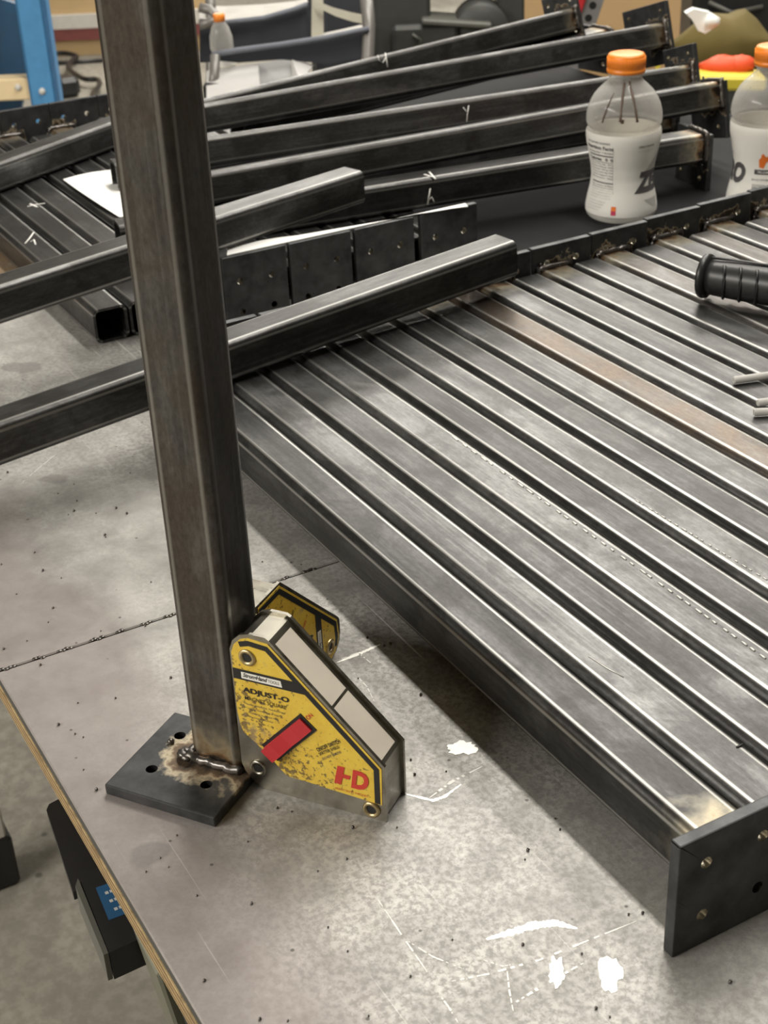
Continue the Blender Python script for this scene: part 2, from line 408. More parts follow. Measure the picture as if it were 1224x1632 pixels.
# tack welds and spatter along the seam between the two sheets
rg = random.Random(3)
for k in range(13):
    y = -11.6 + k * 1.02 + rg.uniform(-.3, .3)
    b = MB()
    for q in range(rg.randint(2, 4)): b.blob((-23.76 + rg.uniform(-.06, .06) , y + q * .14, .015), (.09, .11, .035), seed=k * 7 + q, nu=8, nv=4)
    child(b.build('tack_weld', M['weld']), bench)
# bright ground marks and scratches on the sheet
def mark(pts, wid, name='scratch', z=.006, gap=None):
    """thin ground stripe on the sheet through photo points"""
    P = [atz(x, y, 0) for x, y in pts]
    Q = []
    for i in range(len(P) - 1):
        for k in range(12):
            Q.append(P[i].lerp(P[i + 1], k / 12))
    gap = (.38 if wid < .12 else .0) if gap is None else gap
    Q.append(P[-1]); n = len(Q); L = []; Rr = []
    rr = random.Random(len(pts) * 31 + int(pts[0][0]))
    for i, p in enumerate(Q):
        t = (Q[min(i + 1, n - 1)] - Q[max(i - 1, 0)]).normalized(); s = Vector((-t.y, t.x, 0))
        w = wid * (math.sin(math.pi * (i + .5) / n) ** .5) * rr.uniform(.65, 1.25) * .5
        L.append((p + s * w)); Rr.append((p - s * w))
    vs = [(p.x, p.y, z) for p in L] + [(p.x, p.y, z) for p in Rr] + [(p.x, p.y, .0005) for p in L] + [(p.x, p.y, .0005) for p in Rr]
    fs = []
    for i in range(n - 1):
        if rr.random() < gap: continue
        fs += [(i, i + 1, n + i + 1, n + i), (i, 2 * n + i, 2 * n + i + 1, i + 1), (n + i, n + i + 1, 3 * n + i + 1, 3 * n + i)]
    b = MB(); b.add(vs, fs); child(b.build(name, M['shiny' if wid > .12 else 'scr']), bench)
def patch(px, py, rx, ry, seed):
    c = atz(px, py, 0); r = random.Random(seed); n = 26
    ex = atz(px + rx, py, 0) - c; ey = atz(px, py + ry, 0) - c
    vs = []
    for i in range(n):
        a = 2 * math.pi * i / n; k = r.uniform(.72, 1.15)
        p = c + (ex * math.cos(a) + ey * math.sin(a)) * k; vs.append((p.x, p.y, .012))
    vs += [(x, y, .0005) for x, y, z in vs]
    b = MB(); b.add(vs, [tuple(range(n))] + [(i, (i + 1) % n, n + (i + 1) % n, n + i) for i in range(n)])
    child(b.build('ground_spot', M['shiny']), bench)
patch(887, 1549, 13, 26, 1); patch(972, 1551, 19, 32, 2); patch(736, 1192, 26, 11, 5)
mark([(775, 1497), (815, 1486), (850, 1475), (885, 1471), (920, 1480)], .28)
mark([(598, 1062), (570, 1040), (540, 1052)], .05); mark([(606, 1027), (575, 1041), (537, 1056)], .16)
mark([(648, 1266), (690, 1276), (708, 1270), (735, 1250)], .13); mark([(684, 1272), (720, 1246), (768, 1222)], .10)
mark([(700, 1568), (780, 1552), (860, 1530), (930, 1502), (1030, 1462)], .07); mark([(818, 1600), (870, 1568), (930, 1535)], .10)
mark([(600, 1430), (640, 1490), (685, 1555)], .05); mark([(650, 1500), (690, 1525), (740, 1545)], .045); mark([(700, 1585), (715, 1605), (730, 1630)], .05)
mark([(808, 1545), (812, 1580), (818, 1612)], .05); mark([(770, 1530), (800, 1540), (820, 1537)], .04)
mark([(32, 772), (62, 746), (90, 723)], .06); mark([(560, 1068), (585, 1095), (600, 1125)], .04)
# welding spatter beads lying on the sheet
sp = MB(); r = random.Random(11)
for k in range(130):
    x = r.uniform(-40, 8); y = r.uniform(-11.5, 1.0)
    q = r.choice((.03, .035, .04, .05, .06))
    sp.blob((x, y, q * .7), q, seed=k, nu=6, nv=4)
spo = sp.build('weld_spatter', M['weld']); tag(spo, 'tiny dark weld spatter beads scattered over the steel bench top', 'spatter', kind='stuff')

b = MB(); b.box((-97.8, 26.6, .002), (-43.2, 61.8, .12), bev=.03); tag(b.build('rubber_mat', M['mat']), 'Black rubber mat on the bench under the bottles and the piled posts', 'mat')

# ------------------------------------------------------------------ steel posts
WT = 1.97; RC = .36
def tube_mesh(L, w=WT, rc=RC, wall=.15, seg=5):
    h = w / 2
    def ring(h, rc):
        out = []
        for (cx, cy, a0) in ((h - rc, h - rc, 0), (-h + rc, h - rc, 90), (-h + rc, -h + rc, 180), (h - rc, -h + rc, 270)):
            for k in range(seg + 1):
                a = math.radians(a0 + 90 * k / seg); out.append(((cx + rc * math.cos(a), cy + rc * math.sin(a)), (math.cos(a), math.sin(a))))
        return out
    A = ring(h, rc); B = ring(h - wall, rc - wall * .9); n = len(A)
    vs = [(0, p[0], p[1]) for p, _ in A] + [(L, p[0], p[1]) for p, _ in A] + [(0, p[0], p[1]) for p, _ in B] + [(L, p[0], p[1]) for p, _ in B]
    fs = []; nm = []
    for i in range(n):
        j = (i + 1) % n; a = (0, *A[i][1]); b = (0, *A[j][1])
        fs.append((i, j, n + j, n + i)); nm += [a, b, b, a]
        ia = (0, -A[i][1][0], -A[i][1][1]); ib = (0, -A[j][1][0], -A[j][1][1])
        fs.append((2 * n + j, 2 * n + i, 3 * n + i, 3 * n + j)); nm += [ib, ia, ia, ib]
        fs.append((i, 2 * n + i, 2 * n + j, j)); nm += [(-1, 0, 0)] * 4
        fs.append((n + i, n + j, 3 * n + j, 3 * n + i)); nm += [(1, 0, 0)] * 4
    me = bpy.data.meshes.new('tube'); me.from_pydata([(x * U, y * U, z * U) for x, y, z in vs], [], fs)
    bm = bmesh.new(); bm.from_mesh(me); bm.normal_update()
    bm.to_mesh(me); bm.free()
    me.polygons.foreach_set('use_smooth', [True] * len(fs))
    # orient: flip where the geometric normal opposes the wanted one
    want = []; k = 0
    for p in me.polygons:
        avg = Vector((0, 0, 0))
        for q in range(4): avg += Vector(nm[k + q])
        if p.normal.dot(avg) < 0: p.flip()
        k += 4
    me.update()
    look = {}
    k = 0
    for fi, f in enumerate(fs):
        for q, vi in enumerate(f): look[(fi, vi)] = nm[k + q]
        k += 4
    for p in me.polygons:
        for li in p.loop_indices: want.append(look[(p.index, me.loops[li].vertex_index)])
    me.normals_split_custom_set(want)
    me.materials.append(M['tube'])
    return me
def holed_plate(ya, yb, za, zb, t, holes, rh):
    """rectangle in the y,z plane, x from -t to 0, one round hole per quadrant given as (y,z) sorted into 2x2"""
    ys = sorted(h[0] for h in holes); zs = sorted(h[1] for h in holes)
    ym = (ys[1] + ys[2]) / 2; zm = (zs[1] + zs[2]) / 2; n = 16; b = MB()
    for (hy, hz) in holes:
        y0, y1 = (ya, ym) if hy < ym else (ym, yb); z0, z1 = (za, zm) if hz < zm else (zm, zb)
        cor = [math.atan2(z - hz, y - hy) for y in (y0, y1) for z in (z0, z1)]
        angs = sorted(set([2 * math.pi * k / n - math.pi for k in range(n)] + cor))
        circ = []; out = []
        for a in angs:
            c, s = math.cos(a), math.sin(a); circ.append((hy + rh * c, hz + rh * s))
            ts = []
            if c > 1e-9: ts.append((y1 - hy) / c)
            if c < -1e-9: ts.append((y0 - hy) / c)
            if s > 1e-9: ts.append((z1 - hz) / s)
            if s < -1e-9: ts.append((z0 - hz) / s)
            k = min(ts); out.append((hy + k * c, hz + k * s))
        N = len(angs)
        vs = [(0, *p) for p in circ] + [(0, *p) for p in out] + [(-t, *p) for p in circ] + [(-t, *p) for p in out]
        fs = []
        for i in range(N):
            j = (i + 1) % N
            fs += [(i, N + i, N + j, j), (2 * N + j, 3 * N + j, 3 * N + i, 2 * N + i), (j, 2 * N + j, 2 * N + i, i)]
            (oy, oz), (py, pz) = out[i], out[j]
            e = 1e-6
            for lim, k in ((ya, 0), (yb, 0), (za, 1), (zb, 1)):
                if abs((oy, oz)[k] - lim) < e and abs((py, pz)[k] - lim) < e: fs.append((N + i, 3 * N + i, 3 * N + j, N + j))
        b.add(vs, fs)
    me = b.mesh('base_plate', M['plate']); me.materials.append(M['drill'])
    bm = bmesh.new(); bm.from_mesh(me)
    e = [x for x in bm.edges if len(x.link_faces) == 2 and x.calc_face_angle(0) > 1.2 and (all(abs(v.co.y / U - ya) < 1e-3 for v in x.verts) or all(abs(v.co.y / U - yb) < 1e-3 for v in x.verts) or all(abs(v.co.z / U - za) < 1e-3 for v in x.verts) or all(abs(v.co.z / U - zb) < 1e-3 for v in x.verts))]
    for fc in bm.faces:
        cc = fc.calc_center_median() / U
        if any((cc.y - hy) ** 2 + (cc.z - hz) ** 2 < (rh * 1.001) ** 2 for hy, hz in holes): fc.material_index = 1
    bmesh.ops.bevel(bm, geom=e, offset=.05 * U, segments=2, affect='EDGES', profile=.5)
    bm.to_mesh(me); bm.free(); me.update()
    return me
def weld_mesh(sides, seed, r=.17):
    """lumpy bead round the tube foot; sides = list of corner indices walked"""
    c = {0: (-1.05, -1.05), 1: (-1.05, 1.05), 2: (1.05, 1.05), 3: (1.05, -1.05)}
    pts = []; rg = random.Random(seed)
    for a, b_ in zip(sides[:-1], sides[1:]):
        for k in range(12):
            f = k / 12; y = c[a][0] + (c[b_][0] - c[a][0]) * f; z = c[a][1] + (c[b_][1] - c[a][1]) * f
            pts.append((.07 + rg.uniform(-.02, .03), y + rg.uniform(-.03, .03), z + rg.uniform(-.03, .03)))
    rad = [r * (.8 + .35 * abs(math.sin(i * 1.1)) + rg.uniform(-.1, .15)) for i in range(len(pts))]
    b = MB(); b.sweep(pts, rad, 8, .06, seed=seed)
    for k in range(9):
        p = rg.choice(pts); b.blob((p[0] + rg.uniform(0, .3), p[1] * 1.05 + rg.uniform(-.25, .25), p[2] * 1.06 + rg.uniform(-.2, .25)), rg.uniform(.04, .09), seed=seed + k, nu=7, nv=4)
    return b.mesh('weld_bead', M['weld'])

LT = 40.3
TUBE = tube_mesh(LT); TUBE_L = tube_mesh(LT + 3.2)
PL_RAFT = holed_plate(-1.40, 2.53, -1.74, 2.24, .40, [(-.42, -.62), (1.56, -.62), (-.42, 1.26), (1.56, 1.26)], .19)
PL_BACK = holed_plate(-1.40, 2.53, -1.0, 2.95, .40, [(-.42, -.35), (1.56, -.35), (-.42, 1.45), (1.56, 1.45)], .19)
PL_LOW = holed_plate(-2.75, 1.15, -3.0, .97, .40, [(-2.1, -2.2), (.3, -2.2), (-2.1, .1), (.3, .1)], .19)
PL_BIG = holed_plate(-4.3, 1.3, -2.3, 2.6, .40, [(-3.5, -1.6), (.6, -1.6), (-3.5, 1.9), (.6, 1.9)], .19)
PL_MID = holed_plate(-2.75, 1.2, -1.55, 2.4, .40, [(-2.1, -.9), (.5, -.9), (-2.1, 1.75), (.5, 1.75)], .19)
WELDS = [weld_mesh([0, 1, 2, 3], s) for s in (1, 2, 3)]
ORD = ['first', 'second', 'third', 'fourth', 'fifth', 'sixth', 'seventh', 'eighth', 'ninth', 'tenth', 'eleventh', 'twelfth', 'thirteenth', 'fourteenth', 'fifteenth', 'sixteenth', 'seventeenth', 'eighteenth', 'nineteenth', 'twentieth', 'twenty-first', 'twenty-second']
_n = [0]
def post(origin, rot, plate, label, group, tube=TUBE, tone=None, brown=0.05, edge=.45):
    """origin = centre of the tube at its plate end; local +x runs along the tube"""
    e = empty('steel_post', origin, rot); tag(e, label, 'steel post', group)
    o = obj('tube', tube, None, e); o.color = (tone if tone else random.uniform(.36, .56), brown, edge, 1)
    if plate: obj('base_plate', plate, None, e)
    if plate: obj('weld_bead', WELDS[_n[0] % 3], None, e)
    _n[0] += 1
    return e

FRONT = []; BACK = []
# front raft: twenty posts side by side, plates alternating near end and far end
rg = random.Random(21)
TONE = [.33, .66, .42, .66, .30, .60, .36, .64, .46, .54, .42, .40, .48, .52, .44, .48, .52, .42, .48, .52]
BRN = {8: .85, 13: .3, 16: .3}
for i in range(20):
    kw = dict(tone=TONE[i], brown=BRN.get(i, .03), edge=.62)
    yc = 2.45 + 2.05 * i; zc = 1.74
    if i % 2 == 0:
        e_ = post((-.40 + (0 if i == 0 else rg.uniform(0, .15)), yc, zc), Rz(math.pi), PL_RAFT, '%s tube from the front in the flat front row, plate on near end' % ORD[i].capitalize(), 'posts in the front row', **kw)
    else:
        x = -40.9 - max(0, yc - 24) * .055 + rg.uniform(-.08, .08)
        e_ = post((x, yc, zc), Rz(rg.uniform(-.0006, .0006)), PL_RAFT, '%s tube from the front in the flat front row, plate on far end' % ORD[i].capitalize(), 'posts in the front row', **kw)
    FRONT.append(e_)
# back raft: a second flat row further left
for i, (yc, end) in enumerate(((2.9, 'F'), (5.0, '-'), (7.1, 'F'), (9.35, 'F'), (11.62, 'N'), (13.7, 'F'), (15.78, 'N'), (17.85, 'F'), (20.0, 'N'), (22.2, 'F'), (24.4, 'N'))):
    zc = 1.0; nm = ORD[i].capitalize(); fp = {0: -1.9, 2: -2.1, 3: -.35, 5: -.7, 7: -.85, 9: -1.2}.get(i)
    if end == 'N':
        e_ = post((-50.35, yc, zc), Rz(math.pi), PL_BACK, '%s tube from the left in the back row, its drilled base plate facing the camera' % nm, 'posts in the back row')
    else:
        e_ = post((-92.0, yc, zc), Rz(0), holed_plate(fp, fp + 3.93, -1.0, 2.95, .40, [(fp + 1, -.35), (fp + 2.95, -.35), (fp + 1, 1.75), (fp + 2.95, 1.75)], .19) if end == 'F' else None, '%s tube from the left in the back row, its %s end toward the camera' % (nm, 'open' if end == 'F' else 'bare'), 'posts in the back row')
    BACK.append(e_)

def cross(label, group, Re, Le, plate_end, plate, length=LT, roll=0, tube=TUBE):
    """a post given by its front-top edge: Re right end, Le another point further left (units); plate at 'R' or 'L' end"""
    Re = Vector(Re); Le = Vector(Le); d = (Le - Re).normalized()
    side = Vector((0, 0, 1)).cross(d).normalized()
    if side.x > 0: side = -side                    # away from the camera
    up = d.cross(side); 
    if up.z < 0: up = -up
    cr, sr = math.cos(roll), math.sin(roll); side, up = side * cr - up * sr, up * cr + side * sr
    o = Re + side * 1.0 - up * 1.0
    if plate_end == 'R':
        ax = d; org = o
    else:
        ax = -d; org = o + d * length
    yv = up.cross(ax)
    return post(org, basis(ax, yv, up), plate, label, group, tube)
G1 = 'loose posts lying across the rows'
A = [atz(824, 385, 5.60), atz(374, 544, 4.86)]
cross('Loose steel tube lying across the front row, nearest of the crossing tubes', G1, A[0], A[1], 'L', None)
B = [atz(580, 273, 6.05), atz(195, 395, 6.05)]
cross('Loose steel tube lying across the back row, ending above the drilled plates', G1, B[0], B[1], 'L', None)
Ce = atz(170, 199, 4.05); Cl = atz(0, 260, 4.05); Cd = (Ce - Cl).normalized()
cross('Loose steel tube crossing the back row behind the upright post near the ladder', G1, Ce + Cd * 3.5, Cl, 'L', None)
G2 = 'piled posts with plates at their right ends'
tT5 = cross('Lowest front tube of the pile, passing behind the orange capped bottle near its base', G2, atz(1128, 214, 4.0), atz(612, 295, 4.0), 'R', PL_LOW)
cross('Tube of the pile with bluish weld end, directly above the lowest front one', G2, atz(1150, 128, 6.05), atz(345, 272, 6.05), 'R', PL_LOW, roll=.22)
tT3 = cross('Middle tube of the pile ending behind the orange bottle cap', G2, atz(1104, 101, 6.3), atz(340, 215, 6.3), 'R', PL_MID, roll=.30)
cross('High tube of the pile with a bright top edge and large tilted plate', G2, atz(1060, 34, 6.6), atz(335, 162, 6.6), 'R', PL_BIG, roll=.30, tube=TUBE_L)
tT1 = cross('Topmost rear tube of the pile marked with white chalk, rising to the upper right', G2, atz(917, 11, 6.3), atz(334, 154, 6.3), 'R', PL_MID, roll=.30, tube=TUBE_L)
cross('Short visible tube with bright top wedged between the two rearmost pile tubes', G2, atz(972, 46, 4.0), atz(780, 92, 4.0), 'R', PL_LOW)
for (x0, y0, x1, y1, w) in ((-61.0, 50, -63.5, 20, 'second'), (-66.8, 51, -70.5, 21, 'third')):
    cross('Dark tube in the lower layer of the pile, %s from the front' % w, G2, (x0, y0, 4.0), (x1, y1, 4.0), 'R', PL_LOW)

# the upright post being squared up
PH = .6071; UU = Vector((math.cos(PH), math.sin(PH), 0)); VV = Vector((-math.sin(PH), math.cos(PH), 0)); PO = Vector((-14.8045, -8.0529, 0))
PC = PO + UU + VV
ZZ = Vector((0, 0, 1))
# local x up; local y = u ; local z = -v  keeps the frame right handed:  x cross y = z
rot = basis(ZZ, UU, ZZ.cross(UU))
vs_ = 1 if ZZ.cross(UU).dot(VV) > 0 else -1
up = empty('steel_post', PC + ZZ * .40, rot)
tag(up, 'Upright steel post welded to a square drilled base plate beside the yellow magnet square', 'steel post')
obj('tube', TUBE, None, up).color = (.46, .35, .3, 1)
def uv(u, v): return (u - 1, vs_ * (v - 1))
hl = [uv(-.95, .86), uv(-.85, -.99), uv(1.22, -.97), uv(1.15, .86)]
zz = sorted((vs_ * (-2.24 - 1), vs_ * (1.92 - 1)))
pm = holed_plate(-1.84 - 1, 2.30 - 1, zz[0], zz[1], .40, hl, .20); pm.materials[0] = M['plate_up']; pm.materials[1] = M['black']; obj('base_plate', pm, None, up)
b = MB(); rg = random.Random(5); pts = []
for k in range(22):
    f = k / 21; u = -.05 + 2.05 * f
    pts.append((.08 + .02 * math.sin(k), u - 1, vs_ * (-.06 + rg.uniform(-.03, .03) - 1)))
b.sweep(pts, [.15 + .03 * abs(math.sin(k * .9)) + (.07 if k < 4 else 0) for k in range(22)], 9, .05, seed=4)
for k in range(7): b.blob((.10 + rg.uniform(0, .1), -1.1 + rg.uniform(-.18, .25), vs_ * (-1.12 + rg.uniform(-.14, .14))), (.12, .2, .16), seed=k + 40)
b.sweep([(.08, -1.08, vs_ * (-1 + .25 * k)) for k in range(8)], [.17 - .01 * k for k in range(8)], 8, .12, seed=9)
b.build('weld_bead', M['weld'], up)
for (u, v, q) in ((-1.05, 1.35, .12),):
    b = MB(); b.blob((.06, u - 1 + .05, vs_ * (v - .95 - 1)), .12, seed=3); b.build('spatter_ball', M['weld'], up)

# ------------------------------------------------------------------ magnet squares
OUT = [(0, .86), (.10, .58), (.34, .26), (.62, .05), (.78, 0), (5.02, 0), (5.08, .05), (5.10, 2.16), (1.44, 5.90), (1.30, 5.98), (.74, 5.98), (.42, 5.88), (.15, 5.62), (.02, 5.28)]
def inset(poly, d):
    out = []; n = len(poly)
    for i in range(n):
        p = Vector(poly[i]); a = (p - Vector(poly[i - 1])).normalized(); c = (Vector(poly[(i + 1) % n]) - p).normalized()
        na = Vector((-a.y, a.x)); nb = Vector((-c.y, c.x)); s = (na + nb); k = d / max(.35, (1 + na.dot(nb)) / 1) ; out.append(tuple(p + s * k))
    return out
def strip(poly, w):
    """outline strip along an open polyline, width w to the left"""
    P = [Vector(p) for p in poly]; L = []
    for i, p in enumerate(P):
        if i == 0: n_ = (P[1] - p).normalized(); n_ = Vector((-n_.y, n_.x)); L.append(p + n_ * w)
        elif i == len(P) - 1: n_ = (p - P[i - 1]).normalized(); n_ = Vector((-n_.y, n_.x)); L.append(p + n_ * w)
        else:
            a = (p - P[i - 1]).normalized(); c = (P[i + 1] - p).normalized(); na = Vector((-a.y, a.x)); nb = Vector((-c.y, c.x))
            L.append(p + (na + nb) * (w / (1 + na.dot(nb))))
    return P, L
TH = 1.50
def magnet(name, org, rot, label, group, detail):
    e = empty(name, org, rot); tag(e, label, 'magnet square', group)
    front = MB(); front.prism(OUT, 0, .12); front.build('side_plate', M['stain'], e)
    back = MB(); back.prism(OUT, TH - .12, TH); back.build('side_plate', M['stain'], e)
    core = MB(); core.prism(inset(OUT, .10), .12, TH - .12); core.build('core', M['stain'], e)
    # two cream magnet blocks along the slope
    d = Vector((-3.66, 3.74)).normalized(); nn = Vector((d.y, -d.x)); p0 = Vector((5.03, 2.10))
    for (a, c) in ((.18, 2.35), (2.45, 5.0)):
        q = [p0 + d * a - nn * .35, p0 + d * a - nn * .0, p0 + d * c - nn * .0, p0 + d * c - nn * .35]
        b = MB(); b.prism([tuple(x) for x in q], .16, TH - .30); b.build('magnet_block', M['beige'], e)
    for face in ((0, -1), (TH, 1)):
        y0, s = face; eps = .02
        def fm(b_, vs, fs, h): b_.add([(x, y0 + s * h, z) for x, z in vs], fs)
        lab = MB(); lp = [(.06, 2.95), (.12, 2.45), (.22, 2.15), (.55, 1.9), (.86, 1.62), (1.2, 1.3), (1.42, 1.05), (1.66, .82), (2.4, .80), (3.3, .74), (4.2, .70), (4.95, .66), (5.0, 2.08), (1.40, 5.78), (.72, 5.84), (.44, 5.74), (.20, 5.50), (.08, 5.2)]
        ya, yb = sorted((y0, y0 + s * eps)); lab.prism(lp, ya, yb); L = lab.build('label', M['yellow'], e)
        # black frame line and cross band
        P, Q = strip([(4.90, .68), (4.92, 2.05), (1.38, 5.69), (.70, 5.75), (.36, 5.64)], .19)
        fr = MB(); n = len(P); fm(fr, [tuple(p) for p in P] + [tuple(p) for p in Q], [(i, i + 1, n + i + 1, n + i) for i in range(n - 1)], eps + .006); fr.build('black_border', M['black'], L)
        bd = MB(); fm(bd, [(.07, 4.22), (2.62, 4.22), (2.28, 4.62), (.07, 4.62)], [(0, 1, 2, 3)], eps + .008); bd.build('black_band', M['black'], L)
        lg = MB(); fm(lg, [(.36, 4.29), (1.78, 4.29), (1.74, 4.53), (.36, 4.53)], [(0, 1, 2, 3)], eps + .014); lg.build('logo_panel', M['white'], L)
        flip = (lambda x: x)
        def words(s_, x0, x1, z0, z1, mat, bold=.0, shear=0, ang=0, nm='lettering'):
            vs, fs = text2d(s_, 1, bold, shear)
            w = x1 - x0; h = z1 - z0; vs = fit2d(vs, -w / 2, w / 2, -h / 2, h / 2); ca, sa = math.cos(ang), math.sin(ang); cx, cz = (x0 + x1) / 2, (z0 + z1) / 2
            if s > 0: vs = [(-x, z) for x, z in vs]
            b_ = MB(); fm(b_, [(cx + x * ca - z * sa, cz + x * sa + z * ca) for x, z in vs], fs, eps + .02); b_.build(nm, mat, L, False)
        words('StrongHand', .42, 1.28, 4.31, 4.51, M['black'], .025, .35); words('TOOLS', 1.30, 1.68, 4.36, 4.47, M['greyink'], 0)
        if detail or True:
            words('ADJUST-O', .36, 1.98, 3.72, 3.97, M['black'], .03); words('MAGNET SQUARE', .40, 1.86, 3.46, 3.63, M['black'], .004)
            a45 = math.atan2(1.62, 1.43)
            words('ON', 2.50, 2.78, 3.37, 3.52, M['redink'], .01, 0, .80); words('MAGNET', 1.72, 2.42, 2.78, 2.93, M['redink'], .01, 0, .80)
            words('ON/OFF SWITCH', 2.72, 3.72, 2.42, 2.57, M['black'], .02, 0, .62); words('SPATTER SHIELD', 2.80, 3.68, 2.26, 2.37, M['black'], .015, 0, .62); words('DO NOT REMOVE', 2.92, 3.72, 2.10, 2.19, M['greyink'], .01, 0, .62)
            if detail:
                hb = MB(); fm(hb, [(3.34, 1.08), (3.58, 1.08), (3.74, 1.80), (3.50, 1.80)], [(0, 1, 2, 3)], eps + .02); fm(hb, [(3.60, 1.36), (3.88, 1.36), (3.92, 1.52), (3.64, 1.52)], [(0, 1, 2, 3)], eps + .021)
                o = hb.build('lettering', M['redink'], L, False); o['kind'] = 'stuff'
                words('D', 3.92, 4.54, 1.06, 1.80, M['redink'], .05, .18)
            if detail: words('HEAVY DUTY MAGNET', 3.35, 4.5, .84, .92, M['redink'], .0)
            for k, zz_ in enumerate((3.28, 3.12, 2.96, 2.80)):
                words('adjustable holding magnet for welding'[k * 5:k * 5 + 18], .45 + k * .02, 1.75 - k * .14, zz_, zz_ + .09, M['greyink'], 0)
            # rocker switch set in a dark recess
            c = Vector((1.86, 2.42)); ax = Vector((math.cos(a45 - .02), math.sin(a45 - .02))); ay = Vector((-ax.y, ax.x))
            def q2(a, b_): p = c + ax * a + ay * b_; return (p.x, p.y)
            r_ = MB(); ya, yb = sorted((y0 + s * (eps), y0 + s * (eps + .03))); r_.prism([q2(-1.12, -.36), q2(1.10, -.36), q2(1.10, .36), q2(-1.12, .36)], ya, yb); r_.build('switch_frame', M['black'], e)
            sw = MB(); hh = .26
            prof = [(-1.06, .26), (-.60, .24), (-.10, .10), (.45, .12), (.98, .06)]
            vs = []; 
            for (a, h) in prof:
                for t_ in (-hh, hh): p = q2(a, t_); vs.append((p[0], y0 + s * (eps + .03 + h), p[1]))
            for (a, h) in prof:
                for t_ in (-hh, hh): p = q2(a, t_); vs.append((p[0], y0 + s * (eps + .02), p[1]))
            n = len(prof) * 2; fs = []
            for i in range(len(prof) - 1):
                o_ = 2 * i; fs += [(o_, o_ + 1, o_ + 3, o_ + 2), (o_, o_ + 2, n + o_ + 2, n + o_), (o_ + 1, n + o_ + 1, n + o_ + 3, o_ + 3)]
            fs += [(0, n, n + 1, 1), (n - 2, n - 1, 2 * n - 1, 2 * n - 2)]
            sw.add(vs, fs); so = sw.build('rocker_switch', M['red'], e); so['label'] = 'red rocker switch'
        for (x, z, mt) in ((.64, 5.12, 'brass'), (.62, .84, 'stain'), (4.58, .38, 'brass')):
            Mx = Matrix.Translation((x, y0, z)) @ Matrix.Rotation(math.radians(90) * (1 if s < 0 else -1), 4, 'X')
            rv = MB(); rv.lathe([(.30, .0), (.30, .05), (.26, .09), (.19, .085), (.165, .03)], 20, Mx, False); R_ = rv.build('rivet', M[mt], e)
            hb = MB(); hb.lathe([(.001, .035), (.166, .035)], 16, Mx, False); hb.build('rivet_bore', M['black'], R_)
    return e
org1 = PO + UU * 2.04 + VV * (-.04)
a1 = PH + .02
magnet('magnet_square', org1, Rz(a1), 'Yellow labelled magnet square with red switch, nearer one clamped against the upright post', 'magnet squares', True)
# second one: long leg flat on the bench, short leg up the back face of the post (its other face shows)
xl = ZZ.copy(); zl = VV.copy(); yl = zl.cross(xl)            # right handed: x cross y = z
Mx2 = basis(xl, yl, zl)
ylw = Mx2 @ Vector((0, 1, 0))
u_org = 1.46 - (TH if ylw.dot(UU) > 0 else 0)
magnet('magnet_square', PO + UU * (u_org if ylw.dot(UU) > 0 else 1.46) + VV * 2.02, Mx2, 'Grimy yellow magnet square half hidden behind the upright post', 'magnet squares', False)

# ------------------------------------------------------------------ bottles
PROF = [(0.6, .10), (1.6, .0), (2.0, .06), (2.26, .30), (2.33, .62), (2.30, .95), (2.20, 1.5), (2.04, 2.2), (1.98, 2.8), (2.04, 3.5), (2.22, 4.4), (2.36, 5.1), (2.40, 5.55), (2.36, 5.80), (2.26, 5.92), (2.26, 6.02), (2.37, 6.14), (2.42, 6.4), (2.38, 6.9), (2.22, 7.45), (1.92, 8.0), (1.50, 8.45), (1.16, 8.75), (1.02, 8.95), (1.02, 9.15), (1.14, 9.2), (1.14, 9.28), (1.0, 9.34), (1.0, 10.0)]
def prof_r(z):
    for (r0, z0), (r1, z1) in zip(PROF[1:-1], PROF[2:]):
        if z0 <= z <= z1: return r0 + (r1 - r0) * (z - z0) / max(1e-6, z1 - z0)
    return 2.2
def smooth_prof(p, k=3):
    out = []
    for i in range(len(p) - 1):
        a = p[max(0, i - 1)]; b_ = p[i]; c = p[i + 1]; d = p[min(len(p) - 1, i + 2)]
        for j in range(k):
            t = j / k
            f = lambda q: .5 * (2 * b_[q] + (c[q] - a[q]) * t + (2 * a[q] - 5 * b_[q] + 4 * c[q] - d[q]) * t * t + (3 * b_[q] - a[q] - 3 * c[q] + d[q]) * t ** 3)
            out.append((max(.02, f(0)), f(1)))
    out.append(p[-1]); return out
def wrap(vs, off=.035):
    """x in degrees round the bottle, z height"""
    return [((prof_r(z) + off) * math.cos(math.radians(x)), (prof_r(z) + off) * math.sin(math.radians(x)), z) for x, z in vs]
_bm = {}
